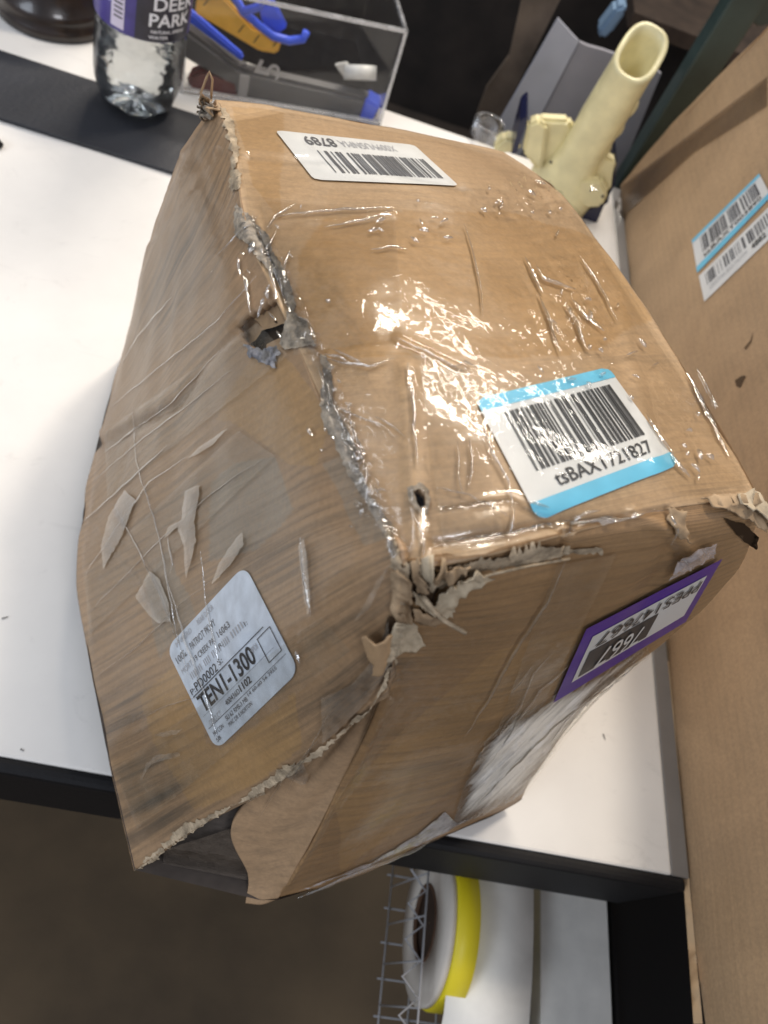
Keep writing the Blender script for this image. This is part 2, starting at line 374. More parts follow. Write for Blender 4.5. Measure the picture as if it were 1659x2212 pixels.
SURF = {}
box_thing = thing('cardboard_box', 'battered brown cardboard box wrapped in clear tape, front corner crushed, overhanging the table', 'cardboard box')
def panel(name, rows, nu, nv, material, amp=.0009, hole=None, label=None, thick=.0028):
    G = surface(rows, nu, nv); n = normals(G); P = G.reshape(-1, 3); nn = n.reshape(-1, 3); px = pix(P)
    edge = np.minimum.reduce([np.arange(nu)[:, None] / (nu - 1) + np.zeros((1, nv)), 1 - np.arange(nu)[:, None] / (nu - 1) + np.zeros((1, nv)),
                              np.arange(nv)[None] / (nv - 1) + np.zeros((nu, 1)), 1 - np.arange(nv)[None] / (nv - 1) + np.zeros((nu, 1))]).reshape(-1)
    d = np.array([fbm(p, 16, 2) * amp * 2.0 + fbm(p, 90, 3) * amp * .14 for p in P]) + crease_field(px)
    P2 = P + nn * d[:, None]
    # rough, nibbled border
    SURF[name] = (P2, nn, nu, nv)
    idx = np.arange(nu * nv).reshape(nu, nv)
    F = np.stack([idx[:-1, :-1], idx[1:, :-1], idx[1:, 1:], idx[:-1, 1:]], -1).reshape(-1, 4)
    a, b, c = P2[F[:, 0]], P2[F[:, 1]], P2[F[:, 2]]
    if (np.cross(b - a, c - b) * nn[F[:, 0]]).sum() < 0: F = F[:, ::-1]
    allF = F
    if hole is not None:
        cpx = px[F].mean(1); keep = ~inpoly(cpx, hole); F = F[keep]
    me = bpy.data.meshes.new(name); me.from_pydata(P2.tolist(), [], F.tolist()); me.update()
    uv = me.uv_layers.new(name='UVMap'); ii = np.zeros(len(me.loops), int); me.loops.foreach_get('vertex_index', ii)
    u = (ii % nv) / (nv - 1); v = (ii // nv) / (nu - 1); uv.data.foreach_set('uv', np.stack([u, v], 1).reshape(-1).astype(np.float32))
    ca = me.color_attributes.new('stain', 'FLOAT_COLOR', 'POINT')
    cols = np.stack([grime(px), soft(px, TAPE_POLYS), soft(px, PALE_POLYS, 5), np.ones(len(px))], 1)
    ca.data.foreach_set('color', cols.reshape(-1).astype(np.float32))
    o = link(name, me, material, box_thing)
    s = o.modifiers.new('board', 'SOLIDIFY'); s.thickness = thick; s.offset = -1
    if label: o['label'] = label
    return P2, allF
HOLE = [(510, 708), (528, 686), (558, 665), (600, 642), (627, 646), (626, 700), (612, 752), (588, 760), (555, 758), (532, 744), (517, 726)]
HOLE2 = [(893, 1063), (905, 1056), (918, 1066), (921, 1085), (914, 1103), (902, 1094)]
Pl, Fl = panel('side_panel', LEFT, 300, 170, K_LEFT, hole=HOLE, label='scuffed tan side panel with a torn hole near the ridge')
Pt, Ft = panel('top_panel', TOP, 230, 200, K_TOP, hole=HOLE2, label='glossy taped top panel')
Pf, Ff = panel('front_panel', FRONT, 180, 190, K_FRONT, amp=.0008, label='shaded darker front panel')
Pp, Fp = panel('corner_flap', FLAP, 120, 40, kraft('kraft_flap', base=(.46, .30, .17), flute=(1.4, 20), streak=.3, coat=.3, ridges=20, fdark=.1, fb=.03), amp=.0005, label='pale folded flap under the torn side panel')
def bvh_of(parts):
    V, T = [], []
    for P, F in parts:
        k = len(V); V += [tuple(p) for p in P]; T += [tuple(int(i) + k for i in f) for f in F]
    return BVHTree.FromPolygons(V, T)
BV = bvh_of([(Pl, Fl), (Pt, Ft), (Pf, Ff), (Pp, Fp)])
CAM = Vector((0, 0, H))
def hit(px, py, off=0.0, bv=None):
    d = ray(px, py); loc, n, i, t = (bv or BV).ray_cast(CAM, d)
    if loc is None:
        best = None
        for r in (6, 14, 28, 50):
            for k in range(8):
                a = k * math.pi / 4
                loc, n, i, t = (bv or BV).ray_cast(CAM, ray(px + r * math.cos(a), py + r * math.sin(a)))
                if loc: 
                    loc = CAM + d * (loc - CAM).length; break
            if loc: break
        if loc is None: return at(px, py, .28), Vector((0, 0, 1))
    if n.dot(d) > 0: n = -n
    return loc + n * off, n

# hidden walls that close the carton: right wall, back wall, base
def edge_pts(rows, col): return [at(*r[col]) for r in rows]
re = [at(*r[-1]) for r in TOP]; base = [Vector((p.x + .004, p.y, .004)) for p in re]
fe = [at(*r[-1]) for r in FRONT]
v = re + base; nR = len(re)
mesh('rear_side_panel', v, [(i, i + 1, nR + i + 1, nR + i) for i in range(nR - 1)], K_PLAIN, box_thing)
be = [at(*p) for p in TOP[0]]; bb = [Vector((-.125, .416, .002)), Vector((-.07, .43, .002)), Vector((-.02, .44, .002)), Vector((.04, .44, .002)), Vector((re[0].x, re[0].y, .004))]
v = [p + (Vector((0, 0, -.001))) for p in be] + bb
mesh('back_panel', v, [(i, i + 1, 6 + i, 5 + i) for i in range(4)], K_PLAIN, box_thing)
lb = [at(*r[-1]) for r in LEFT]
base_v = lb + [at(560, 1945, .045)] + [at(*p) for p in FRONT[-1]] + [Vector((p.x + .004, p.y, .004)) for p in re[::-1]] + bb[3:0:-1]
bm = bmesh.new(); vs = [bm.verts.new(p + Vector((0, 0, .002))) for p in base_v]; f = bm.faces.new(vs); bmesh.ops.triangulate(bm, faces=[f])
from_bm('base_panel', bm, plain('shaded_base_board', (.07, .055, .045), .9, var=.3, vscale=60), box_thing)  # base coloured darker to put its shade into the board
print('T %.1f' % (time.time() - T0))
# ------------------------------------------------------------------ patches lying on the carton
def facing(V, F):                        # outer side of every sheet looks outwards
    A = np.array([tuple(v) for v in V]); T_ = np.array([f[:3] for f in F]); a, b, c = A[T_[:, 0]], A[T_[:, 1]], A[T_[:, 2]]
    return [f[::-1] for f in F] if (np.cross(b - a, c - a) * (np.array([0, 0, H]) - a)).sum() < 0 else F
def patch(name, poly, mt, off=.0006, step=6, parent=None, rough_edge=0, lift=None, seed=0, thick=0, bv=None, label=None, fade=0, fang=0):
    """outline given on the photograph, laid on the carton's real surface as its own sheet"""
    pts = []
    for (x1, y1), (x2, y2) in zip(poly, poly[1:] + poly[:1]):
        n = max(1, int(math.hypot(x2 - x1, y2 - y1) / step))
        for k in range(n):
            t = k / n; x, y = x1 + (x2 - x1) * t, y1 + (y2 - y1) * t
            if rough_edge:
                x += noise.noise(Vector((x * .12, y * .12, seed))) * rough_edge; y += noise.noise(Vector((x * .12, y * .12, seed + 5))) * rough_edge
                x += noise.noise(Vector((x * .4, y * .4, seed))) * rough_edge * .5
            pts.append((x, y))
    nb = len(pts); arr = np.array(pts)
    xs = np.arange(arr[:, 0].min(), arr[:, 0].max(), step); ys = np.arange(arr[:, 1].min(), arr[:, 1].max(), step)
    g = np.array([(x + random.uniform(-.2, .2) * step, y + random.uniform(-.2, .2) * step) for x in xs for y in ys]) if len(xs) and len(ys) else np.zeros((0, 2))
    if len(g):
        g = g[inpoly(g, pts)]
        if len(g):
            d = np.concatenate([np.min(np.hypot(q_[:, None, 0] - arr[None, :, 0], q_[:, None, 1] - arr[None, :, 1]), 1) for q_ in np.array_split(g, max(1, len(g) // 500))]); g = g[d > step * .45]
    allp = [Vector(p) for p in pts] + [Vector(tuple(p)) for p in g]
    vo, eo, fo, *_ = delaunay_2d_cdt(allp, [(i, (i + 1) % nb) for i in range(nb)], [], 1, 1e-4)
    V = []
    for p in vo:
        o_ = off + (lift(p.x, p.y) if lift else 0)
        q, n = hit(p.x, p.y, o_, bv); V.append(q)
    vA = np.array([(q.x, q.y) for q in vo]); cen = np.array([vA[list(f)].mean(0) for f in fo]); kp = inpoly(cen, pts)
    F = [tuple(f) for f, k_ in zip(fo, kp) if k_]
    F = facing(V, F)
    if fade:
        vA2 = np.array([(q.x, q.y) for q in vo]); dd = np.array([np.min(np.hypot(arr[:, 0] - a_[0], arr[:, 1] - a_[1])) for a_ in vA2])
    o = mesh(name, V, F, mt, parent or box_thing)
    if fade:
        ca_ = o.data.color_attributes.new('fade', 'FLOAT_COLOR', 'POINT'); fv = np.clip(dd / fade, 0, 1); fv = fv * fv * (3 - 2 * fv)
        ca_.data.foreach_set('color', np.stack([fv, fv, fv, fv * 0 + 1], 1).reshape(-1).astype(np.float32))
        uv_ = o.data.uv_layers.new(name='UVMap'); a_ = math.radians(fang)
        for l_ in o.data.loops:
            x_, y_ = vA2[l_.vertex_index]; uv_.data[l_.index].uv = ((x_ * math.cos(a_) + y_ * math.sin(a_)) / 100, (-x_ * math.sin(a_) + y_ * math.cos(a_)) / 100)
    if thick:
        s = o.modifiers.new('t', 'SOLIDIFY'); s.thickness = thick; s.offset = 0
    if label: o['label'] = label
    return o
def along(poly, width, seed=0, jit=.35):   # ragged ribbon outline round a polyline
    L_, R_ = [], []; P = []
    for (x1, y1), (x2, y2) in zip(poly, poly[1:]):
        n = max(1, int(math.hypot(x2 - x1, y2 - y1) / 9))
        P += [(x1 + (x2 - x1) * k / n, y1 + (y2 - y1) * k / n) for k in range(n)]
    P.append(poly[-1]); m = len(P); rnd = random.Random(seed)
    for i, (x, y) in enumerate(P):
        a = P[max(0, i - 1)]; b = P[min(m - 1, i + 1)]; d = math.hypot(b[0] - a[0], b[1] - a[1]) + 1e-6
        nx, ny = -(b[1] - a[1]) / d, (b[0] - a[0]) / d
        w_ = (width(i / (m - 1)) if callable(width) else width * min(1, 4 * min(i / (m - 1), 1 - i / (m - 1)) + .15)) / 2
        L_.append((x + nx * w_ * (1 + rnd.uniform(-jit, jit)), y + ny * w_ * (1 + rnd.uniform(-jit, jit))))
        R_.append((x - nx * w_ * (1 + rnd.uniform(-jit, jit)), y - ny * w_ * (1 + rnd.uniform(-jit, jit))))
    return L_ + R_[::-1]
rag = lambda s, a: (lambda x, y: a * (noise.noise(Vector((x * .05, y * .05, s))) + .6 * noise.noise(Vector((x * .15, y * .15, s)))))

# grey torn liner along the ridge
torn = [
 ([(478, 232), (492, 262), (502, 300), (508, 340), (505, 370)], 17), ([(505, 365), (510, 395), (502, 415)], 22)]
for k, (pl, wd) in enumerate(torn): patch('torn_strip', along(pl, wd, k, .5), K_TORN, .0007, 3, rough_edge=6, lift=rag(k, .0003), seed=k)
patch('torn_strip', [(512, 440), (525, 455), (545, 475), (560, 490), (585, 520), (590, 560), (610, 590), (605, 610), (580, 590), (560, 560), (545, 545), (540, 530), (510, 512), (508, 480)], K_GREY, .0008, 4, rough_edge=4, lift=rag(4, .001), seed=4)
patch('torn_strip', [(590, 545), (612, 580), (625, 610), (640, 660), (628, 690), (618, 650), (600, 610), (585, 575)], K_GREY, .0008, 4, rough_edge=3, lift=rag(5, .001), seed=5)
patch('torn_strip', [(620, 675), (640, 682), (665, 700), (672, 725), (685, 752), (650, 752), (620, 758), (608, 745), (618, 712)], K_GREY, .0010, 4, rough_edge=3, lift=rag(6, .0006), seed=6, label='dark rounded tear beside the hole')
patch('torn_strip', [(530, 742), (557, 754), (585, 755), (600, 748), (610, 765), (600, 785), (600, 797), (585, 790), (560, 782), (545, 770)], plain('blue_grey_pulp', (.22, .215, .225), .95, .1, bump=1, bscale=600, var=.6, vscale=350), .0012, 4, rough_edge=6, lift=rag(7, .001), seed=7, label='blue grey pulp hanging under the hole')
patch('torn_strip', [(690, 765), (705, 770), (716, 800), (722, 850), (720, 880), (745, 920), (768, 960), (770, 1000), (790, 1040), (800, 1075), (835, 1120), (846, 1165), (830, 1150), (800, 1090), (770, 1050), (745, 1000), (722, 950), (700, 910), (692, 860), (700, 820)], K_GREY, .0009, 5, rough_edge=5, lift=rag(8, .001), seed=8)
patch('torn_strip', along([(840, 1130), (858, 1190), (872, 1260), (868, 1330)], 26, 9, .4), K_TORN, .0012, 4, rough_edge=5, lift=rag(9, .0008), seed=9)
patch('torn_rim_and_shade', [(882, 1056), (905, 1046), (925, 1058), (930, 1085), (920, 1118), (912, 1112), (918, 1086), (915, 1068), (903, 1060), (893, 1064), (900, 1092), (912, 1108), (905, 1112), (886, 1085)], K_GREY, .0009, 3, rough_edge=2, lift=rag(10, .0008), seed=10)
# shade in the cavities under torn edges, painted as dark sheets
CAV_SHADE = plain('cavity_shade', (.045, .028, .016), .95, .05)
patch('torn_rim_and_shade', [(895, 1064), (906, 1060), (916, 1070), (918, 1088), (912, 1102), (903, 1093)], CAV_SHADE, -.004, 3)
# torn front top edge
patch('torn_strip', [(900, 1215), (960, 1222), (1040, 1205), (1120, 1195), (1225, 1180), (1300, 1180), (1300, 1190), (1225, 1195), (1130, 1215), (1050, 1228), (985, 1252), (930, 1275), (905, 1260)], K_TORN, .0010, 5, rough_edge=7, lift=rag(11, .0007), seed=11)
patch('torn_strip', [(1090, 1190), (1160, 1172), (1228, 1170), (1228, 1184), (1160, 1190), (1100, 1204)], K_TORN, .0022, 5, rough_edge=5, lift=rag(12, .0005), seed=12)
# flap tear seam under the side panel: rough pulp edge
patch('torn_strip', along([(856, 1400), (838, 1470), (800, 1530), (740, 1575), (690, 1620), (640, 1655)], lambda t: 7 + 5 * math.sin(t * 9) ** 2, 13, .6), K_TORN, .0012, 4, rough_edge=6, lift=rag(13, .0003), seed=13)
patch('torn_strip', along([(640, 1650), (560, 1710), (480, 1752), (400, 1795), (340, 1845), (292, 1882)], lambda t: 15 + 9 * math.sin(t * 11) + 6 * math.sin(t * 29), 14, .5), K_TORN, .0005, 4, rough_edge=9, lift=rag(14, .0004), seed=14)
patch('curled_flap', [(788, 1362), (800, 1350), (826, 1356), (852, 1346), (848, 1380), (835, 1420), (812, 1424), (815, 1400), (800, 1392)], K_PLAIN, .003, 4, rough_edge=3, lift=lambda x, y: .004 * max(0, math.sin((x - 790) * .045)), seed=16, thick=.0006)
# crumpled corner: many small folded scraps of board
rnd = random.Random(5)
def crumple(name, cx, cy, L_, W_, ang, lift0, mt, seed):
    a = math.radians(ang); ca, sa = math.cos(a), math.sin(a); rr = random.Random(seed)
    nn_, mm = 14, 8; V, F = [], []
    c, n = hit(cx, cy); 
    for i in range(nn_ + 1):
        for j in range(mm + 1):
            u, v_ = (i / nn_ - .5) * L_, (j / mm - .5) * W_ * (1 + .35 * math.sin(i * 1.1 + seed))
            x, y = cx + u * ca - v_ * sa, cy + u * sa + v_ * ca
            q, n_ = hit(x, y, 0)
            h_ = lift0 * .8 + .0022 * abs(noise.noise(Vector((u * .07, v_ * .07, seed)))) * 2 + .002 * math.sin(v_ / W_ * 5 + seed) * math.sin(u / L_ * 3)
            V.append(q + n * h_ + Vector((noise.noise(Vector((u * .08, v_ * .08, seed + 3))), noise.noise(Vector((u * .08, v_ * .08, seed + 7))), 0)) * .0014)
    for i in range(nn_):
        for j in range(mm): F.append((i * (mm + 1) + j, (i + 1) * (mm + 1) + j, (i + 1) * (mm + 1) + j + 1, i * (mm + 1) + j + 1))
    o = mesh(name, V, F, mt, box_thing, False); s = o.modifiers.new('t', 'SOLIDIFY'); s.thickness = .0006
    return o
def flap(name, poly, hinge, slope, mt, seed=0, off=.0012, curl=.0, thick=.0005, label=None):
    (x1, y1), (x2, y2) = hinge; L_ = math.hypot(x2 - x1, y2 - y1); nx, ny = -(y2 - y1) / L_, (x2 - x1) / L_
    def lf(x, y):
        d = abs((x - x1) * nx + (y - y1) * ny)
        return slope * .6 * d * (1 + curl * math.sin(d * .12)) + .0006 * noise.noise(Vector((x * .06, y * .06, seed))) + .0009 * (1 - abs(noise.noise(Vector((x * .035, y * .035, seed + 3)))) * 3)
    return patch(name, poly, mt, off, 4, rough_edge=5, lift=lf, seed=seed, thick=thick, label=label)
PALE = plain('pale_inner_liner', (.47, .385, .27), .9, .15, bump=.8, bscale=300, var=.28, vscale=120)
MIDB = plain('creased_liner', (.36, .255, .155), .85, .2, bump=.8, bscale=200, var=.3, vscale=90)
patch('torn_rim_and_shade', [(868, 1218), (900, 1212), (948, 1228), (950, 1262), (930, 1300), (900, 1298), (880, 1262)], CAV_SHADE, .0008, 4, rough_edge=5)  # dark sheet for the shade between the crushed folds
patch('torn_rim_and_shade', [(838, 1330), (852, 1325), (858, 1350), (842, 1392), (824, 1440), (818, 1452), (822, 1410)], CAV_SHADE, .0009, 4, rough_edge=3)  # shade below the torn liner, laid on as a dark sheet
flap('torn_flap', [(851, 1232), (868, 1226), (882, 1238), (880, 1290), (884, 1327), (866, 1330), (849, 1322)], ((850, 1230), (848, 1325)), .00010, MIDB, 1)
flap('torn_flap', [(949, 1257), (978, 1237), (1018, 1217), (1043, 1227), (1062, 1243), (1000, 1260), (980, 1290), (970, 1318), (947, 1326), (926, 1302), (937, 1280)], ((1062, 1243), (978, 1300)), .00012, PALE, 2, curl=.5, label='pale torn paper flap at the crushed front corner')
flap('torn_flap', [(880, 1278), (905, 1300), (935, 1318), (968, 1328), (935, 1338), (904, 1341), (888, 1322)], ((904, 1341), (968, 1328)), .00012, MIDB, 3)
flap('torn_flap', [(855, 1331), (888, 1327), (899, 1350), (912, 1382), (884, 1392), (860, 1402), (838, 1436), (822, 1450), (828, 1415), (840, 1384)], ((860, 1400), (830, 1445)), .00008, PALE, 4, curl=.4, label='pale grey liner scrap below the crushed corner')
for k, (po, hg, mt) in enumerate([
    ([(884, 1222), (900, 1216), (908, 1240), (912, 1270), (900, 1268), (890, 1245)], ((884, 1222), (900, 1268)), MIDB),
    ([(904, 1218), (925, 1214), (932, 1240), (930, 1262), (918, 1258), (912, 1235)], ((904, 1218), (918, 1258)), PALE),
    ([(930, 1222), (955, 1215), (962, 1232), (945, 1246), (934, 1242)], ((955, 1215), (945, 1246)), MIDB),
    ([(886, 1262), (900, 1276), (920, 1292), (932, 1312), (915, 1305), (895, 1290)], ((886, 1262), (915, 1305)), PALE),
    ([(955, 1222), (985, 1216), (1012, 1212), (985, 1230), (962, 1238)], ((955, 1222), (1012, 1212)), MIDB)]):
    flap('torn_flap', po, hg, .00022, mt, 10 + k, off=.0016)
# right corner: crushed liner over a fold whose shade is a dark sheet
patch('torn_rim_and_shade', [(1560, 1118), (1605, 1130), (1636, 1158), (1632, 1185), (1600, 1165)], CAV_SHADE, .0008, 4, rough_edge=3)
flap('torn_flap', [(1505, 1082), (1560, 1072), (1600, 1068), (1632, 1074), (1648, 1092), (1644, 1112), (1622, 1128), (1590, 1112), (1540, 1100)], ((1505, 1082), (1600, 1068)), .00010, MIDB, 21, curl=.6, label='crushed liner folded over the right corner')
flap('torn_flap', [(1578, 1078), (1612, 1070), (1640, 1082), (1650, 1108), (1632, 1122), (1612, 1100), (1596, 1104)], ((1578, 1078), (1640, 1082)), .00016, PALE, 22, off=.0026)
flap('torn_flap', [(1430, 1102), (1462, 1098), (1470, 1140), (1480, 1170), (1452, 1150), (1440, 1130)], ((1430, 1102), (1452, 1150)), .00008, MIDB, 23)
for k, (x, y, l, wd, a, lf, mt) in enumerate([(458, 232, 40, 20, 30, .001, MIDB), (448, 246, 36, 14, 70, .001, K_GREY), (462, 248, 34, 12, 100, .002, K_GREY)]):
    crumple('crumpled_scrap', x, y, l, wd, a, lf, mt, k + 31)
# thin paper twists
def twist(pts, offs, r=.0006, mt=K_TORN, taper=None):
    P = [hit(x, y, o_)[0] for (x, y), o_ in zip(pts, offs)]; return tube('paper_strand', P, r, mt, box_thing, 6, taper)
twist([(905, 1265), (925, 1290), (948, 1312), (975, 1325), (988, 1328)], [.004, .005, .005, .006, .007], .0008)
twist([(460, 228), (450, 210), (446, 196), (453, 188), (460, 200), (464, 218)], [.002, .004, .006, .007, .006, .002], .0006, K_PLAIN)
twist([(985, 1246), (1060, 1220), (1140, 1210), (1225, 1196)], [.003, .003, .002, .002], .0005)

# inside of the hole: two brown inner flaps over a dark sheet for the hollow's shade
patch('hole_shade_sheet', [(505, 700), (560, 650), (640, 635), (640, 760), (560, 775), (515, 735)], CAV_SHADE, -.0085, 6)
patch('inner_flap', [(478, 700), (500, 650), (545, 615), (590, 595), (645, 600), (640, 684), (590, 690), (545, 704), (500, 735)], K_PLAIN, -.0030, 5, lift=lambda x, y: -.00003 * max(0, y - 640))
patch('inner_flap', [(562, 738), (588, 722), (640, 708), (640, 778), (560, 782)], K_PLAIN, -.0036, 5, lift=lambda x, y: .00002 * (y - 712))
# bottom opening between side panel and flap: crushed inner flap coloured dark for the gap's shade
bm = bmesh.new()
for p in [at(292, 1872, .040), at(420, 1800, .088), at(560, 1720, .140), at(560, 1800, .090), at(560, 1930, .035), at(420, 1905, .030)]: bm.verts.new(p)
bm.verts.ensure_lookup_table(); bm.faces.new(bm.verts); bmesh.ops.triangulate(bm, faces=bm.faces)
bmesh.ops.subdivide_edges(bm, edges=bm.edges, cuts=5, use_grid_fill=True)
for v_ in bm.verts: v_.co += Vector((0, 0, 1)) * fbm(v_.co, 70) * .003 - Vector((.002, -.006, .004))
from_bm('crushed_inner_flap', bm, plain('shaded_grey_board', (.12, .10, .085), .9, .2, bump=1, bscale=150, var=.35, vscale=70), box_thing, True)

print('T %.1f' % (time.time() - T0))
g_w = film_mat('grey_wrap_low', milky=.16, rough=.12, gloss=.05, tint=(.42, .34, .27), bump=.4)
V_ = []
for i_ in range(13):
    for j_ in range(7):
        u_, v_ = i_ / 12, j_ / 6
        a_ = at(352 + 185 * u_, 1838 - 60 * u_, .070 + .035 * u_); b_ = at(352 + 192 * u_, 1866 + 38 * u_, .050 - .002 * u_)
        p_ = a_.lerp(b_, v_); V_.append(p_ + Vector((0, 0, 1)) * (.002 * abs(noise.noise(Vector((u_ * 2, v_ * 6, 3)))) + .001))
F_ = [(i_ * 7 + j_, i_ * 7 + 7 + j_, i_ * 7 + 8 + j_, i_ * 7 + 1 + j_) for i_ in range(12) for j_ in range(6)]
mesh('clear_wrap', V_, facing(V_, F_), g_w, box_thing)
# ------------------------------------------------------------------ clear wrap
def film(name, poly_mask, rows, nu, nv, mt, base_off, amp_fn, ulo=0, uhi=1, label=None):
    pass
def film_patch(name, poly, mt, off, amp, step=7, freq=.05, seed=0, label=None, stretch=(1, 1, 0), fade=0):
    sx, sy, an = stretch; a = math.radians(an); ca, sa = math.cos(a), math.sin(a)
    def lf(x, y):
        u, v_ = (x * ca + y * sa) * sx, (-x * sa + y * ca) * sy
        A = amp(x, y) if callable(amp) else amp
        q = noise.noise(Vector((u * freq, v_ * freq, seed))); q2 = noise.noise(Vector((u * freq * 2.7, v_ * freq * 2.7, seed + 4)))
        return A * (max(0, 1 - abs(q) * 4.5) ** 2 + .12 * max(0, 1 - abs(q2) * 3) + .10 * q) * .8
    return patch(name, poly, mt, off, step, lift=lf, seed=seed, label=label, fade=fade, fang=an)
def gp(x, y, cx, cy, rx, ry): return math.exp(-((x - cx) / rx) ** 2 - ((y - cy) / ry) ** 2)
TOPPOLY = [(500, 260), (620, 240), (780, 268), (940, 303), (1082, 340), (1190, 405), (1250, 470), (1330, 600), (1420, 740), (1500, 860), (1585, 990), (1610, 1050), (1420, 1095), (1225, 1150), (1040, 1195), (900, 1215), (860, 1180), (800, 1060), (720, 900), (660, 760), (625, 690), (600, 580), (545, 480), (515, 330)]
def amp_top(x, y): return (.00012 + .0027 * gp(x, y, 1230, 670, 80, 120) + .0024 * gp(x, y, 1160, 430, 100, 50) + .0004 * gp(x, y, 1060, 980, 60, 110) + .0003 * gp(x, y, 900, 900, 50, 160) + .0007 * gp(x, y, 730, 900, 60, 200) + .0008 * gp(x, y, 1450, 880, 70, 120)) * (1 - .97 * gp(x, y, 1265, 975, 200, 170))
film_patch('clear_wrap', TOPPOLY, FILM, .0019, amp_top, 4.5, .042, 1, 'clear plastic wrap over the top panel', (.38, 1.5, 62))
film_patch('clear_wrap', along([(560, 500), (592, 560), (632, 640), (660, 715), (700, 790), (728, 880), (765, 970), (800, 1060), (838, 1130), (862, 1200)], lambda t: 14 + 22 * math.sin(math.pi * t) ** .5, 3, .4), FILM_C, .0016, .0012, 4, .036, 2, 'crinkled strip of clear wrap along the ridge', (.6, 1.6, 55))
LEFTPOLY = [(268, 770), (304, 605), (350, 460), (400, 335), (462, 240), (500, 340), (525, 490), (600, 640), (620, 690), (700, 880), (790, 1080), (850, 1200), (840, 1400), (800, 1500), (640, 1640), (480, 1740), (330, 1820), (255, 1680), (200, 1430), (180, 1200), (215, 970)]
film_patch('clear_wrap', LEFTPOLY, FILM_S, .0012, .0004, 8, .02, 6, 'clear wrap over the side panel', (.6, 2.2, -38))
FRONTPOLY = [(930, 1280), (1200, 1215), (1450, 1190), (1600, 1150), (1590, 1240), (1455, 1375), (1290, 1500), (1130, 1715), (940, 1805), (760, 1880), (650, 1900), (750, 1700), (860, 1450)]
film_patch('clear_wrap', FRONTPOLY, FILM_S, .0014, .0005, 8, .02, 9, 'clear wrap over the front panel', (.6, 2.0, -45))
# wrinkled stretch wrap low on the front, table's reflection painted in as white haze
film_patch('stretch_wrap', [(1150, 1525), (1200, 1490), (1260, 1460), (1330, 1420), (1390, 1380), (1400, 1408), (1290, 1492), (1215, 1590), (1126, 1712), (1050, 1752), (975, 1782), (985, 1740), (1005, 1680), (1050, 1590), (1100, 1545)], STRETCH_GLARE, .0012, .0009, 4, .05, 11, 'wrinkled stretch wrap low on the front, whitened by a painted table reflection', (.14, 1.7, -44), fade=34)
film_patch('stretch_wrap', [(985, 1775), (1030, 1758), (940, 1803), (760, 1880), (640, 1922), (800, 1858), (900, 1800), (960, 1750)], film_mat('grey_wrap', milky=.7, rough=.2, gloss=.1, tint=(.55, .52, .52)), .0010, .0010, 5, .05, 12, None, (.2, 2.0, -28))
film_patch('stretch_wrap', [(1440, 1245), (1460, 1200), (1500, 1180), (1540, 1165), (1532, 1195), (1480, 1222)], film_mat('grey_wrap_light', milky=.5, rough=.2, gloss=.1, tint=(.6, .58, .62)), .0022, .0012, 5, .06, 13)
BANDM = film_mat('tape_band', milky=.06, rough=.14, gloss=.05, tint=(.85, .74, .58), bump=.1, fs=.4)
for k, po in enumerate([[(228, 935), (560, 700), (628, 770), (236, 1075)], [(186, 1240), (520, 930), (600, 985), (198, 1370)], [(560, 430), (850, 455), (872, 735), (640, 770)],
                        [(905, 800), (1010, 790), (1090, 1180), (960, 1198)], [(250, 1660), (700, 1330), (760, 1400), (300, 1790)], [(1200, 1215), (1330, 1190), (1110, 1640), (1010, 1740)]]):
    patch('tape_band', po, BANDM, .0011, 8)
# milky tape tails on the side panel
for k, po in enumerate([
    [(408, 1060), (440, 1048), (438, 1075), (428, 1125), (432, 1165), (420, 1215), (410, 1250), (404, 1180), (392, 1140), (362, 1165), (372, 1138), (400, 1125)],
    [(512, 1172), (532, 1148), (536, 1175), (510, 1215), (480, 1250), (466, 1262), (480, 1220)],
    [(340, 1585), (380, 1575), (402, 1573), (390, 1583), (360, 1590)],
    [(322, 1650), (345, 1628), (395, 1622), (398, 1630), (352, 1642), (336, 1648), (310, 1685)],
    [(300, 1290), (330, 1232), (352, 1250), (372, 1300), (378, 1345), (350, 1345), (330, 1330)],
    [(645, 1655), (662, 1640), (668, 1688), (655, 1690), (620, 1672)],
    [(415, 990), (440, 965), (470, 945), (500, 925), (470, 960), (430, 985)],
    [(700, 1500), (760, 1470), (820, 1400), (840, 1330), (850, 1420), (790, 1510), (700, 1600)],
    [(240, 1120), (275, 1060), (300, 1080), (270, 1160), (230, 1230), (225, 1180)],
    [(655, 1180), (668, 1160), (672, 1190), (682, 1290), (676, 1330), (668, 1290)],
    [(770, 1335), (820, 1250), (850, 1215), (800, 1310)]]):
    patch('tape_tail', po, MILK if k not in (7, 8) else film_mat('faint_milky_wrap', milky=.10, tint=(.8, .72, .6)), .0019, 5, lift=rag(k + 20, .0002), seed=k, rough_edge=2)
print('T %.1f' % (time.time() - T0))
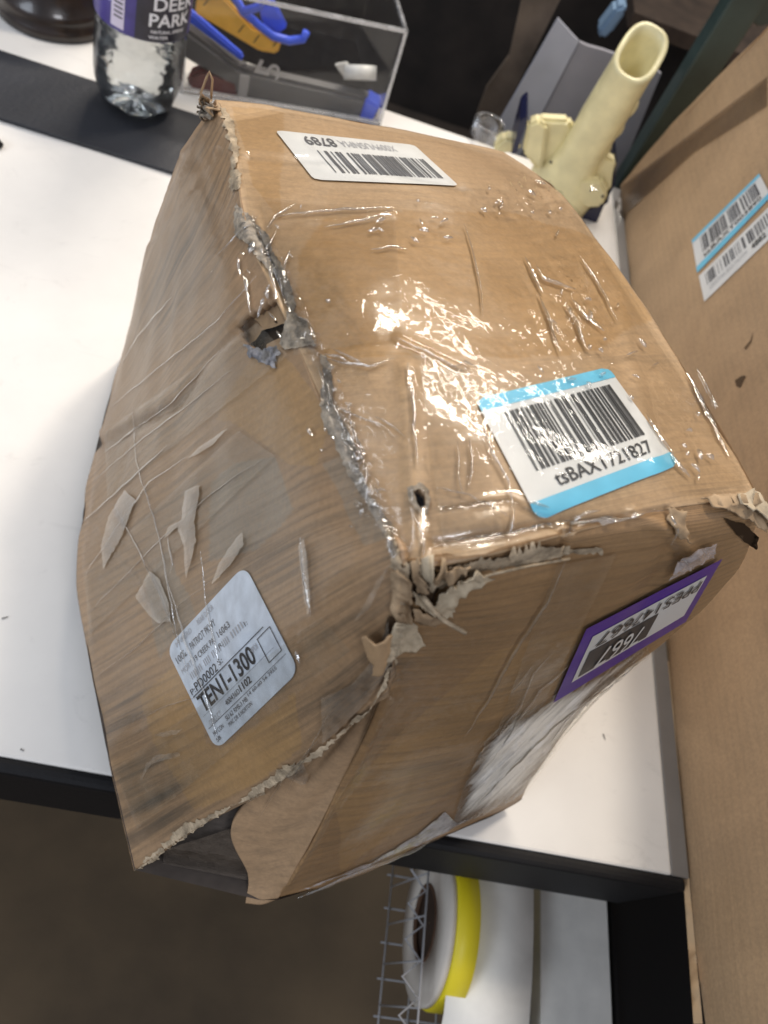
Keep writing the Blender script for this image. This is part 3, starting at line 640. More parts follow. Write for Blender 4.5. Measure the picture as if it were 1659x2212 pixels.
def fold(pts, width=3.0, height=.0011, mt=FOLD, off=.0018, taper=True):
    P = []
    for (x1, y1), (x2, y2) in zip(pts, pts[1:]):
        n = max(2, int(math.hypot(x2 - x1, y2 - y1) / 7)); P += [(x1 + (x2 - x1) * k / n, y1 + (y2 - y1) * k / n) for k in range(n)]
    P.append(pts[-1]); m = len(P); V, F = [], []; sd = rnd.random() * 50
    for i, (x, y) in enumerate(P):
        a = P[max(0, i - 1)]; b = P[min(m - 1, i + 1)]; d = math.hypot(b[0] - a[0], b[1] - a[1]) + 1e-6
        nx, ny = -(b[1] - a[1]) / d, (b[0] - a[0]) / d; t = i / (m - 1)
        w_ = width * (math.sin(math.pi * min(max(t, .02), .98)) ** .6 if taper else 1) * (1 + .35 * noise.noise(Vector((t * 9, sd, 0))))
        x += noise.noise(Vector((x * .03, y * .03, sd))) * 3; y += noise.noise(Vector((x * .03, y * .03, sd + 9))) * 3
        for j, hh in ((-1, 0), (-.5, .6), (0, 1), (.5, .75), (1, 0)):
            V.append(hit(x + nx * w_ * j, y + ny * w_ * j, off + height * hh * (w_ / width))[0])
    for i in range(m - 1):
        for j in range(4): F.append((i * 5 + j, (i + 1) * 5 + j, (i + 1) * 5 + j + 1, i * 5 + j + 1))
    return mesh('wrap_fold', V, facing(V, F), mt, box_thing)
FOLDS = [
 ([(700, 862), (722, 880), (735, 905), (748, 935)], 4), ([(742, 905), (758, 918), (770, 945), (782, 985), (772, 1000), (758, 975)], 5), ([(690, 800), (700, 830), (705, 860)], 4), ([(785, 1000), (795, 1030), (790, 1060)], 5),
 ([(800, 1075), (812, 1095), (832, 1110), (820, 1125)], 4), ([(850, 1150), (852, 1180), (858, 1205)], 5), ([(600, 505), (580, 540), (570, 560)], 3), ([(585, 565), (590, 590), (604, 615)], 5), ([(628, 545), (618, 580), (612, 600)], 3),
 ([(700, 770), (730, 775), (755, 790)], 4), ([(705, 795), (725, 800), (715, 812)], 4), ([(810, 905), (850, 925), (880, 950)], 3), ([(600, 590), (607, 620), (598, 600)], 4), ([(536, 600), (540, 640)], 3),
 ([(860, 737), (905, 758), (950, 780), (1000, 808)], 5), ([(880, 790), (890, 860), (892, 930), (900, 1010)], 4), ([(1010, 945), (1018, 1000), (1012, 1060)], 4),
 ([(985, 960), (990, 1040), (1000, 1075)], 3), ([(1030, 900), (1060, 985), (1095, 1045), (1105, 1110)], 4), ([(895, 1115), (908, 1160), (915, 1205)], 4),
 ([(1110, 1100), (1095, 1150), (1060, 1160)], 3), ([(1480, 810), (1510, 870), (1540, 930), (1570, 990)], 5), ([(1500, 800), (1522, 850), (1545, 885)], 4),
 ([(1440, 985), (1460, 1010), (1482, 1035)], 4), ([(1390, 900), (1420, 950), (1450, 990)], 3), ([(590, 478), (640, 468), (700, 462), (850, 455)], 2.5),
 ([(640, 445), (600, 470), (580, 500)], 2.5), ([(700, 500), (790, 480), (850, 460)], 2.2), ([(800, 545), (850, 540), (880, 545)], 2.5),
 ([(1000, 490), (1015, 540), (1035, 620), (1040, 690)], 2.5), ([(1130, 560), (1145, 590), (1170, 640)], 4), ([(1155, 580), (1170, 605), (1210, 620), (1240, 630)], 4),
 ([(1160, 640), (1185, 700), (1205, 770)], 4), ([(1215, 660), (1240, 700), (1262, 760)], 5), ([(1230, 650), (1262, 690), (1300, 720)], 4), ([(1250, 560), (1290, 620), (1330, 700)], 3),
 ([(960, 800), (1000, 790), (1030, 800)], 2.5), ([(940, 1170), (1040, 1160), (1110, 1150), (1200, 1135)], 3), ([(1225, 1135), (1245, 1115), (1290, 1105)], 5),
 ([(1240, 1140), (1330, 1122), (1430, 1108)], 2.5), ([(1130, 1085), (1180, 1100)], 3), ([(940, 1060), (1010, 1075), (1100, 1120)], 2.2),
 ([(700, 870), (760, 900), (830, 925), (855, 950)], 2.5), ([(735, 900), (762, 960), (785, 1000), (790, 985), (760, 925)], 4), ([(760, 1000), (790, 1050), (800, 1090)], 4),
 ([(690, 775), (740, 790), (800, 800), (850, 780)], 3), ([(720, 760), (770, 785), (800, 800)], 4), ([(600, 560), (612, 620), (622, 660)], 3), ([(530, 590), (540, 640), (545, 680)], 2.5),
 ([(575, 560), (585, 600), (600, 650)], 4), ([(520, 560), (525, 600)], 3), ([(640, 690), (665, 700), (680, 725), (686, 752)], 3), ([(700, 820), (712, 845), (722, 880)], 4),
 ([(470, 560), (560, 470)], 1.8), ([(265, 790), (300, 730), (380, 640)], 1.6), ([(245, 880), (330, 810), (470, 700), (560, 600)], 2.0), ([(230, 980), (370, 870), (480, 760)], 3.4),
 ([(205, 1040), (300, 960), (420, 870), (520, 790)], 1.8), ([(180, 1130), (260, 1060), (370, 960)], 2.6), ([(190, 1240), (250, 1150), (330, 1040), (420, 980)], 2.8),
 ([(200, 1320), (300, 1220), (400, 1120), (500, 1040), (600, 980)], 2.0), ([(215, 1460), (300, 1400), (400, 1300), (470, 1250)], 1.8), ([(290, 880), (300, 1000), (350, 1160), (390, 1380), (420, 1480)], 2.4),
 ([(250, 1090), (300, 1180), (360, 1300), (400, 1420)], 2.2), ([(368, 1160), (378, 1220), (372, 1240)], 3), ([(362, 1240), (385, 1310), (412, 1400), (440, 1475), (462, 1540), (478, 1605)], 3),
 ([(440, 1190), (450, 1300), (470, 1390), (480, 1440)], 2.0), ([(655, 1160), (665, 1230), (680, 1330)], 2.6), ([(645, 1405), (655, 1430)], 3), ([(300, 1560), (350, 1530), (440, 1500)], 2),
 ([(1440, 1110), (1455, 1150), (1450, 1170)], 3), ([(1225, 1190), (1180, 1290), (1110, 1400), (1060, 1490), (1000, 1590)], 2.6), ([(1150, 1430), (1100, 1490)], 2.5), ([(1190, 1400), (1150, 1450), (1120, 1520), (1060, 1600)], 3),
 ([(1230, 1430), (1160, 1490), (1110, 1560), (1060, 1640)], 4), ([(1300, 1480), (1200, 1560), (1110, 1650), (1030, 1730)], 4), ([(1380, 1420), (1290, 1500), (1210, 1590)], 4), ([(1340, 1460), (1240, 1530), (1180, 1610)], 3),
 ([(640, 1935), (760, 1885), (880, 1840), (960, 1790)], 4), ([(620, 1710), (680, 1600), (720, 1520)], 1.6), ([(560, 1760), (600, 1700), (700, 1580)], 1.6)]
for pts, wd in FOLDS:
    lf_ = pts[0][0] < 520 or pts[-1][0] < 500 or (pts[0][1] > 1200 and pts[0][0] > 900)
    fold(pts, wd * (.55 if lf_ else .85), (.0003 + wd * .00008) if lf_ else (.0005 + wd * .00012), off=.0014)
rf = random.Random(11)
for k in range(95):       # short glinting puckers, thickest along the ridge and on the right of the top
    z_ = rf.choice([(1240, 690, 90, 120, 60), (1170, 440, 110, 50, 30), (600, 620, 50, 110, 70), (740, 930, 40, 120, 55), (800, 1080, 30, 60, 50), (1300, 790, 110, 60, 20), (900, 480, 200, 60, 10), (1480, 950, 60, 90, 55)])
    x, y = rf.gauss(z_[0], z_[2] * .6), rf.gauss(z_[1], z_[3] * .6); a = math.radians(z_[4] + rf.gauss(0, 28)); l = rf.uniform(6, 26)
    if not (480 < x < 1560 and 380 < y < 1150) or gp(x, y, 1245, 965, 170, 130) > .4: continue
    fold([(x, y), (x + math.cos(a) * l * .5, y + math.sin(a) * l * .5 + rf.uniform(-2, 2)), (x + math.cos(a) * l, y + math.sin(a) * l)], rf.uniform(1.6, 3.2), rf.uniform(.0006, .0016))

print('T %.1f' % (time.time() - T0))
# ------------------------------------------------------------------ labels
def homog(q):                             # unit square (0,0) (1,0) (1,1) (0,1) -> quad
    (x0, y0), (x1, y1), (x2, y2), (x3, y3) = q
    A, b = [], []
    for (u, v_), (x, y) in zip(((0, 0), (1, 0), (1, 1), (0, 1)), q):
        A.append([u, v_, 1, 0, 0, 0, -u * x, -v_ * x]); b.append(x); A.append([0, 0, 0, u, v_, 1, -u * y, -v_ * y]); b.append(y)
    h_ = np.linalg.solve(np.array(A), np.array(b))
    return lambda u, v_: ((h_[0] * u + h_[1] * v_ + h_[2]) / (h_[6] * u + h_[7] * v_ + 1), (h_[3] * u + h_[4] * v_ + h_[5]) / (h_[6] * u + h_[7] * v_ + 1))
class Label:
    """u to the right, v down in the label's own reading direction"""
    def __init__(s, name, quad, hitf, aspect, label=None, parent=None):
        s.h = homog(quad); s.hit = hitf; s.asp = aspect
        s.root = bpy.data.objects.new(name, None); C.objects.link(s.root); s.root.parent = parent; s.root.empty_display_size = .01
        if label: s.root['label'] = label
        s.sheet = None
    def p(s, u, v, off): x, y = s.h(u, v); return s.hit(x, y, off)[0]
    def sheet_grid(s, name, mt, u0, v0, u1, v1, off, n=24, m=18, rad=0, parent=None):
        V, F = [], []
        for i in range(n + 1):
            for j in range(m + 1):
                u, v = i / n, j / m
                if rad:                     # rounded corners by pulling the grid in
                    du, dv = min(u, 1 - u), min(v, 1 - v); ru, rv = rad, rad * s.asp
                    if du < ru and dv < rv:
                        a, b = (ru - du) / ru, (rv - dv) / rv; mx = max(a, b); l = math.hypot(a, b)
                        k = mx / l if l > 0 else 1
                        u = (ru - a * k * ru) if u < .5 else 1 - (ru - a * k * ru); v = (rv - b * k * rv) if v < .5 else 1 - (rv - b * k * rv)
                V.append(s.p(u0 + (u1 - u0) * u, v0 + (v1 - v0) * v, off))
        for i in range(n):
            for j in range(m): F.append((i * (m + 1) + j, (i + 1) * (m + 1) + j, (i + 1) * (m + 1) + j + 1, i * (m + 1) + j + 1))
        return mesh(name, V, F, mt, parent or s.root)
    def rects(s, name, mt, rl, off=.00095, parent=None):
        V, F = [], []
        for (u0, v0, u1, v1) in rl:
            m = max(2, int(abs(v1 - v0) * 16)); n = max(1, int(abs(u1 - u0) * 16))
            b0 = len(V)
            for i in range(n + 1):
                for j in range(m + 1): V.append(s.p(u0 + (u1 - u0) * i / n, v0 + (v1 - v0) * j / m, off))
            for i in range(n):
                for j in range(m): F.append((b0 + i * (m + 1) + j, b0 + (i + 1) * (m + 1) + j, b0 + (i + 1) * (m + 1) + j + 1, b0 + i * (m + 1) + j + 1))
        return mesh(name, V, F, mt, parent or s.root)
    def bars(s, u0, v0, u1, v1, n, seed, mt=INK, dense=.5):
        r = random.Random(seed); x = 0; rl = []
        ws = []
        while len(ws) < n: ws.append((r.choice([1, 1, 1, 2, 2, 3, 4]), r.choice([1, 1, 1, 2, 3]) if r.random() < .9 else 5))
        tot = sum(a + b for a, b in ws); x = u0
        for a, b in ws:
            wa = a / tot * (u1 - u0); rl.append((x, v0, x + wa, v1)); x += (a + b) / tot * (u1 - u0)
        return s.rects('barcode', mt, rl)
    def text(s, body, u, v, uw, vh, mt=INK, off=.00095, bold=.0, name='lettering', shear=0):
        me = glyphs(body, bold)
        bm = bmesh.new(); bm.from_mesh(me)
        xs = [v_.co.x for v_ in bm.verts]; x0, x1 = min(xs), max(xs)
        caps = .70
        big = [e for e in bm.edges if e.calc_length() > .35]
        for v_ in bm.verts:
            fu = (v_.co.x - x0) / (x1 - x0); fv = v_.co.y / caps
            v_.co = s.p(u + uw * fu + shear * fv, v + vh * (1 - fv), off)
        bm.to_mesh(me); bm.free(); me.name = name; me.materials.clear()
        return link(name, me, mt, s.root, False)
# large cyan-edged barcode label
L1 = Label('barcode_label', [(1025, 866), (1311, 796), (1464, 1006), (1160, 1124)], hit, 1.25, 'white barcode label with cyan bands on the top panel', box_thing)
L1.sheet_grid('label_sheet', PAPER, 0, 0, 1, 1, .0007, rad=.055)
def band(L, v0, v1, rad_side, mt, off=.00085):
    V, F = [], []; n, m = 30, 5; ru, rv = .055, .055 * L.asp
    for i in range(n + 1):
        for j in range(m + 1):
            v = v0 + (v1 - v0) * j / m; dv = min(v, 1 - v); inset = 0
            if dv < rv: inset = ru * (1 - math.sqrt(max(0, 1 - ((rv - dv) / rv) ** 2)))
            V.append(L.p(inset + (1 - 2 * inset) * i / n, v, off))
    for i in range(n):
        for j in range(m): F.append((i * (m + 1) + j, (i + 1) * (m + 1) + j, (i + 1) * (m + 1) + j + 1, i * (m + 1) + j + 1))
    mesh('printed_band', V, F, mt, L.root)
band(L1, 0, .115, 0, CYAN); band(L1, .885, 1, 0, CYAN)
L1.bars(.125, .17, .925, .69, 44, 3)
L1.text('tsBAXT721827', .20, .735, .70, .105, INK, .00105, bold=.006)
# label on the far end, printed upside down
L2 = Label('barcode_label', [(990, 404), (678, 391), (594, 284), (894, 316)], hit, 2.2, 'white barcode label reading 8789 upside down near the back edge', box_thing)
L2.sheet_grid('label_sheet', PAPER, 0, 0, 1, 1, .0007, rad=.03)
L2.bars(.07, .15, .86, .60, 30, 9, INK_GREY)
L2.text('8789', .665, .72, .20, .19, INK_GREY, bold=.015)
L2.text('X009VUSNMA', .22, .74, .42, .15, INK_FAINT)
# address-style label on the side panel
L3 = Label('worn_label', [(362, 1400), (532, 1220), (650, 1448), (470, 1620)], hit, 1.0, 'worn pale blue label printed TEN1-1300 on the side panel', box_thing)
L3.sheet_grid('label_sheet', PAPER_OLD, 0, 0, 1, 1, .0007, n=30, m=30, rad=.10)
T = L3.text
T('1002', .04, .13, .12, .062, INK_GREY); T('PATRIOT PKWY', .22, .13, .31, .062, INK_GREY); T('REAR DOOR', .38, .03, .20, .045, INK_FAINT); T('MNFGRD', .10, .03, .20, .045, INK_FAINT)
T('MORT', .04, .245, .13, .05, INK_FAINT); T('19 CREEK PA', .20, .245, .25, .05, INK_GREY); T('16063', .50, .24, .14, .055, INK_GREY); T('R.', .46, .33, .05, .04, INK_GREY)
T('P:', .03, .44, .05, .05, INK_GREY); T('PD0002', .09, .42, .27, .075, INK); T('S:', .385, .425, .05, .05, INK_GREY); T('1:', .76, .355, .03, .04, INK)
T('TEN1-1300', .055, .53, .66, .15, INK, bold=.02); T('NPD8', .70, .56, .08, .05, INK_FAINT)
T('400436D', .28, .735, .17, .045, INK_GREY); T('1102', .46, .72, .13, .06, INK, bold=.02)
T('CONDUCT', .06, .76, .14, .05, INK_FAINT); T('SU 62 RMS-3 MB', .22, .835, .26, .04, INK_GREY); T('14 60-60 56 3955', .50, .825, .34, .03, INK_GREY)
T('MAC DR 8 NORTON', .22, .895, .28, .035, INK_GREY); T('MH CON', .05, .86, .12, .04, INK_GREY); T('SB', .05, .92, .05, .035, INK_GREY)
L3.rects('printed_rule', INK, [(.03, .505, .90, .513), (.80, .545, .955, .552), (.80, .765, .955, .772), (.80, .545, .807, .772), (.948, .545, .955, .772), (.03, .812, .97, .816), (.03, .70, .9, .702)])
for k in range(4): L3.text(['IIIIIII', 'IIII II', 'II IIII', 'IIIII'][k], .10 + .17 * k, .33, .13, .06, INK_FAINT)
# purple label, upside down on the front
L4 = Label('purple_label', [(1476, 1336), (1190, 1512), (1262, 1350), (1553, 1200)], hit, 1.4, 'purple bordered label reading PPE5147667 upside down on the front panel', box_thing)
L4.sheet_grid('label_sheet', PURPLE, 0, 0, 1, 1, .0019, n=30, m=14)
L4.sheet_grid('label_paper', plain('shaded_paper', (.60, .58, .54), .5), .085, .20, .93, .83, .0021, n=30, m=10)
L4.rects('printed_block', INK, [(.42, .24, .90, .60)], .0023)
L4.text('7667', .50, .27, .32, .26, plain('white_print', (.62, .60, .56), .5), .0031, bold=.003)
L4.text('PPE5147667', .12, .64, .76, .155, INK, .0027, bold=.004)

print('T %.1f' % (time.time() - T0))
# ------------------------------------------------------------------ table
def table_mat():
    m, nt, b = mat('white_laminate'); L = nt.links.new; tc = N(nt, 'TexCoord')
    n1 = N(nt, 'TexNoise', i_Scale=9.0, i_Detail=8.0, i_Roughness=.65); L(tc.outputs['Object'], n1.inputs['Vector'])
    n2 = N(nt, 'TexNoise', i_Scale=28.0, i_Detail=9.0, i_Roughness=.72, i_Distortion=1.5); L(tc.outputs['Object'], n2.inputs['Vector'])
    mp = N(nt, 'Mapping'); mp.inputs['Scale'].default_value = (14, 90, 1); mp.inputs['Rotation'].default_value = (0, 0, .5); L(tc.outputs['Object'], mp.inputs[0])
    n3 = N(nt, 'TexNoise', i_Scale=1.0, i_Detail=4.0); L(mp.outputs[0], n3.inputs['Vector'])
    c = mixc(nt, rng(nt, n1.outputs[0], .35, .7), (.76, .74, .70), (.70, .68, .645))
    c = mixc(nt, rng(nt, n2.outputs[0], .58, .78, 0, .30), c, (.35, .33, .31))
    c = mixc(nt, rng(nt, n3.outputs[0], .66, .78, 0, .14), c, (.42, .40, .38))
    L(c, b.inputs['Base Color']); b.inputs['Roughness'].default_value = .42; b.inputs['Specular IOR Level'].default_value = .4
    bp = N(nt, 'Bump', i_Strength=.08, i_Distance=.0005); L(n2.outputs[0], bp.inputs['Height']); L(bp.outputs[0], b.inputs['Normal']); return m
LAM = table_mat()
BLACK = plain('black_rubber', (.006, .006, .007), .6, .25, bump=.3, bscale=300)
STEEL = plain('grey_steel', (.28, .28, .28), .4, metal=.6, var=.1)
tb = thing('packing_table', 'white laminate packing table with a thick black front edge', 'table')
box('tabletop', (-1.0, .103, -.03), (.336, .886, 0), LAM, tb, .002)
box('front_edge', (-1.0, .094, -.088), (.346, .1028, .0005), BLACK, tb, .003)
box('side_trim', (.3363, .103, -.04), (.35, .89, -.001), STEEL, tb, .001)
box('underframe', (-.95, .14, -.09), (.33, .17, -.031), BLACK, tb)
for x, y in ((-.9, .16), (-.9, .83), (.30, .84)): box('leg', (x - .02, y - .02, -.75), (x + .02, y + .02, -.031), STEEL, tb)
scuff = plain('scuff', (.22, .21, .20), .8)
SC = [((4, 1336), (18, 1332)), ((1303, 1585), (1308, 1598)), ((44, 1618), (52, 1622))]
for a, b in SC:
    p, q = at(*a, .0006), at(*b, .0006); d = (q - p).normalized(); s_ = Vector((-d.y, d.x, 0)) * .0006
    mesh('scuff_mark', [p + s_, p - s_, q - s_ * .4, q + s_ * .4], [(0, 1, 2, 3)], scuff, tb)

fl = box('floor', (-6, -3, -.80), (6, 9, -.75), plain('concrete', (.10, .068, .036), .85, bump=.6, bscale=60, var=.5, vscale=3.5)); fl['kind'] = 'structure'
wl = box('far_wall', (-6, 4.5, -.75), (6, 4.6, 3.2), plain('dark_wall', (.012, .010, .009), .9)); wl['kind'] = 'structure'

mt_ = thing('counter_mat', 'dark navy strip mat lying across the table under the bottle', 'mat')
box('mat_sheet', (-1.0, .654, .0005), (.10, .755, .004), plain('navy_mat', (.016, .018, .024), .55, bump=.4, bscale=200, var=.2), mt_, .001)

# black cable end at the left border
ce = thing('cable_end', 'small black cable end at the left border of the table', 'cable')
tube('cable', [Vector((-.36, .615, .004)), Vector((-.32, .62, .004)), Vector((-.298, .622, .0045)), Vector((-.292, .616, .0045))], .004, BLACK, ce)

# ------------------------------------------------------------------ right-hand carton
rb = thing('large_carton', 'large plain brown carton standing at the right end of the table', 'cardboard box')
KB = kraft('kraft_big', base=(.52, .35, .20), flute=(1.5, 60), masks=False, streak=.06, gloss=.5, ridges=50, fdark=.03, fb=.04)
def slab(name, rows, nu, nv, mt, parent, seed):
    G = spl(spl(np.array(rows), nu).transpose(1, 0, 2), nv).transpose(1, 0, 2); P = G.reshape(-1, 3)
    P = P + np.array([[fbm(p, 5, 3) * .0035 + fbm(p, 40, 2) * .0004, 0, 0] for p in P])
    idx = np.arange(nu * nv).reshape(nu, nv); F = np.stack([idx[:-1, :-1], idx[1:, :-1], idx[1:, 1:], idx[:-1, 1:]], -1).reshape(-1, 4)
    o = mesh(name, P.tolist(), F.tolist(), mt, parent); uv = o.data.uv_layers.new(name='UVMap')
    for l in o.data.loops: uv.data[l.index].uv = ((l.vertex_index % nv) / nv, (l.vertex_index // nv) / nu)
    return o, P, F
X0 = .352
slab_o, Ps, Fs = slab('side_panel', [[(X0 + .004, -.12, -.002), (X0 + .004, .25, -.002), (X0 + .004, .6, -.002), (X0 + .004, .903, -.002)],
    [(X0, -.12, .006), (X0, .25, .006), (X0, .6, .006), (X0, .900, .006)],
    [(X0, -.12, .12), (X0, .25, .12), (X0 + .002, .6, .12), (X0, .860, .12)], [(X0, -.12, .27), (X0, .25, .27), (X0, .6, .27), (X0, .785, .27)]], 60, 80, KB, rb, 1)
mesh('back_panel', [(X0, .903, -.002), (X0, .785, .27), (.72, .785, .27), (.72, .903, -.002)], [(0, 1, 2, 3)], KB, rb)
mesh('top_flap', [(X0, -.12, .27), (X0, .785, .27), (.72, .785, .27), (.72, -.12, .27)], [(0, 1, 2, 3)], KB, rb)
mesh('front_panel', [(X0, -.12, -.002), (X0, -.12, .27), (.72, -.12, .27), (.72, -.12, -.002)], [(0, 1, 2, 3)], KB, rb)
box('base_panel', (X0 + .005, -.12, -.006), (.72, .90, -.0025), KB, rb)
BVR = bvh_of([(Ps, Fs)])
hitr = lambda x, y, off=0: hit(x, y, off, BVR)
patch('packing_tape', [(1325, 455), (1345, 400), (1659, 165), (1659, 230), (1500, 330), (1345, 470)], film_mat('tape_gloss', milky=.10, gloss=.03, tint=(.55, .36, .2), rough=.3), .0008, 14, parent=rb, bv=BVR)
patch('edge_stripe', [(1432, 1430), (1446, 1428), (1520, 2212), (1500, 2212), (1478, 1900)], plain('worn_edge', (.48, .34, .20), .8), .0006, 14, parent=rb, bv=BVR)
patch('puncture', [(1588, 822), (1603, 812), (1612, 812), (1600, 838), (1592, 835)], plain('puncture_dark', (.10, .06, .03), .9), .0005, 3, parent=rb, bv=BVR)
patch('puncture', [(1608, 752), (1622, 735), (1628, 715), (1624, 738), (1612, 756)], plain('puncture_dark2', (.16, .10, .05), .9), .0005, 3, parent=rb, bv=BVR)
R1 = Label('barcode_label', [(1496, 520), (1642, 376), (1668, 425), (1508, 590)], hitr, 2.4, 'upper cyan striped label on the carton side', rb)
R1.sheet_grid('label_sheet', PAPER, 0, 0, 1, 1, .0008, n=16, m=8)
R1.rects('printed_band', CYAN, [(0, 0, 1, .10), (0, .84, 1, 1)], .0011)
R1.bars(.10, .16, .92, .64, 26, 21, INK_GREY); R1.text('tsBAXT003890', .10, .69, .80, .11, INK, .0013, bold=.01)
R2 = Label('barcode_label', [(1511, 597), (1668, 442), (1690, 492), (1523, 652)], hitr, 2.4, 'lower white barcode label reading 4882', rb)
R2.sheet_grid('label_sheet', PAPER, 0, 0, 1, 1, .0008, n=16, m=8)
R2.bars(.08, .14, .95, .58, 26, 22, INK_GREY); R2.text('4882', .66, .66, .18, .18, INK, .0013, bold=.02); R2.text('CRISTMA 8X0 MOTM', .10, .68, .50, .12, INK_FAINT, .0013)

print('T %.1f' % (time.time() - T0))
# ------------------------------------------------------------------ water bottle
def glassy(name, col=(1, 1, 1), rough=.03, ior=1.33, milky=.06):
    m, nt, b = mat(name); b.inputs['Transmission Weight'].default_value = 1; b.inputs['Base Color'].default_value = (*col, 1)
    b.inputs['Roughness'].default_value = rough; b.inputs['IOR'].default_value = ior; return m
wb = thing('water_bottle', 'clear plastic water bottle with purple and black label standing on the dark mat', 'bottle')
bc = Vector((-.206, .742, .0042)); Mb = Matrix.Translation(bc) @ Matrix.Rotation(math.radians(3.5), 4, 'Y')
def petal(r, z, a):
    k = max(0, 1 - z / .032); return r * (1 - .10 * k * max(0, math.cos(5 * a)) ** 2), z + (.005 * k * (0.5 - .5 * math.cos(5 * a)) if r < .036 else .003 * k * (0.5 - .5 * math.cos(5 * a)))
prof = [(.001, .010), (.012, .007), (.022, .002), (.031, .002), (.037, .010), (.0405, .024), (.0415, .034), (.0415, .060), (.0405, .078), (.0415, .081), (.0402, .084), (.0415, .087), (.0402, .090), (.0410, .093), (.0405, .20), (.036, .225), (.022, .26), (.0135, .275), (.0135, .295)]
PET = film_mat('clear_pet', milky=.05, rough=.04, gloss=.10, tint=(.8, .85, .9), bscale=60, bump=.6, bdist=.003)
lathe('bottle_body', prof, PET, wb, 64, Mb, petal)
wprof = [(.0005, .011), (.0115, .0082), (.0215, .0032), (.0305, .0032), (.0362, .011), (.0395, .025), (.0405, .035), (.0405, .060), (.0395, .078), (.0405, .0815), (.0392, .084), (.0405, .087), (.0392, .090), (.0400, .094), (.0395, .20), (.034, .224), (.0005, .2245)]
lathe('water', wprof, glassy('water', (.95, .98, .98), .06, 1.22), wb, 64, Mb, petal)
def wrap_rect(name, a0, a1, z0, z1, r, mt, n=24):
    V, F = [], []
    for i in range(n + 1):
        a = math.radians(a0 + (a1 - a0) * i / n)
        for z in (z0, z1): V.append(Mb @ Vector((r * math.cos(a), r * math.sin(a), z)))
    for i in range(n): F.append((2 * i, 2 * i + 2, 2 * i + 3, 2 * i + 1))
    return mesh(name, V, F, mt, wb)
Mb = Mb @ Matrix.Translation((0, 0, -.008))
wrap_rect('bottle_label', 0, 360, .096, .19, .0422, plain('label_purple', (.055, .04, .20), .35, var=.3, vscale=40), 60)
wrap_rect('bottle_label_panel', 276, 352, .0965, .189, .0425, plain('label_black', (.02, .018, .03), .35, var=.3, vscale=60))
wrap_rect('barcode_block', 246, 263, .099, .185, .0426, plain('label_lilac', (.62, .56, .68), .4))
for k in range(7): wrap_rect('barcode_bar', 250, 261, .108 + k * .004, .1095 + k * .004, .0428, INK, 4)
def wrap_text(body, a0, z0, h_, wdeg, mt):
    me = glyphs(body, .02)
    x1 = max(v_.co.x for v_ in me.vertices)
    for v_ in me.vertices:
        a = math.radians(a0 + wdeg * v_.co.x / x1); v_.co = Mb @ Vector((.0430 * math.cos(a), .0430 * math.sin(a), z0 + v_.co.y / .7 * h_))
    me.materials.clear(); return link('lettering', me, mt, wb, False)
WP = plain('white_lettering', (.75, .75, .78), .4)
wrap_text('DEER', 294, .1245, .011, 58, WP); wrap_text('PARK', 290, .1105, .011, 58, WP)
wrap_text('NATURAL SPRING', 294, .1045, .0028, 45, WP); wrap_text('WATER', 292, .0995, .0028, 24, WP)
wrap_text('1L', 237, .118, .008, 8, plain('lilac_lettering', (.35, .35, .75), .4))

# ------------------------------------------------------------------ clear bin and what is in it
ac = thing('clear_bin', 'clear acrylic bin behind the bottle holding a tape dispenser', 'bin')
ACR = film_mat('acrylic', milky=.012, rough=.03, gloss=.04, tint=(.75, .75, .78), bscale=40, bump=.1, fs=.45)
ACE = film_mat('acrylic_edge', milky=.40, rough=.08, gloss=.25, tint=(.85, .85, .86), bscale=60, bump=.2)
P0 = at(392, 200, 0); P1 = at(818, 271, 0); BW = (P1 - P0).length; byaw = math.atan2(P1.y - P0.y, P1.x - P0.x)
bx0, bx1, by0, by1, bz = 0, BW, 0, .17, .104
acM = Matrix.Translation(P0) @ Matrix.Rotation(byaw, 4, 'Z')
BN = Vector((-math.sin(byaw), math.cos(byaw), 0))
def at_b(x, y, Y):                      # on the upright plane Y - .838 behind the bin's front wall
    d = ray(x, y); p = P0 + BN * (Y - .838); t = (p - CAM).dot(BN) / d.dot(BN); return CAM + d * t
box('front_wall', (bx0 + .003, by0, .001), (bx1 - .003, by0 + .003, bz - .002), ACR, ac, 0, acM)
box('back_wall', (bx0, by1 - .003, .001), (bx1, by1, bz), ACR, ac, 0, acM)
box('side_wall', (bx1 - .003, by0 + .0031, .001), (bx1, by1 - .0031, bz - .002), ACR, ac, 0, acM)
box('side_wall', (bx0, by0 + .0031, .001), (bx0 + .003, by1 - .0031, bz - .002), ACR, ac, 0, acM)
bm = bmesh.new(); r_ = .0018
for a, b in (((bx0, by0, bz), (bx1, by0, bz)), ((bx1, by0, bz), (bx1, by1, bz)), ((bx0, by0, bz), (bx0, by1, bz)), ((bx1, by0, 0), (bx1, by0, bz)), ((bx0, by0, 0), (bx0, by0, bz)), ((bx0, by0, .002), (bx1, by0, .002))):
    box_bm(bm, [min(a[i], b[i]) - r_ for i in range(3)], [max(a[i], b[i]) + r_ for i in range(3)], .0006)
for v_ in bm.verts: v_.co.z += .002; v_.co = acM @ v_.co
from_bm('bin_rim', bm, ACE, ac)
GREY = plain('grey_plastic', (.10, .10, .105), .4, var=.1); ORG = plain('orange_plastic', (.88, .50, .07), .4, var=.1, vscale=60); BLU = plain('blue_plastic', (.06, .13, .85), .35); DRED = plain('dark_red', (.10, .012, .012), .4, var=.3)
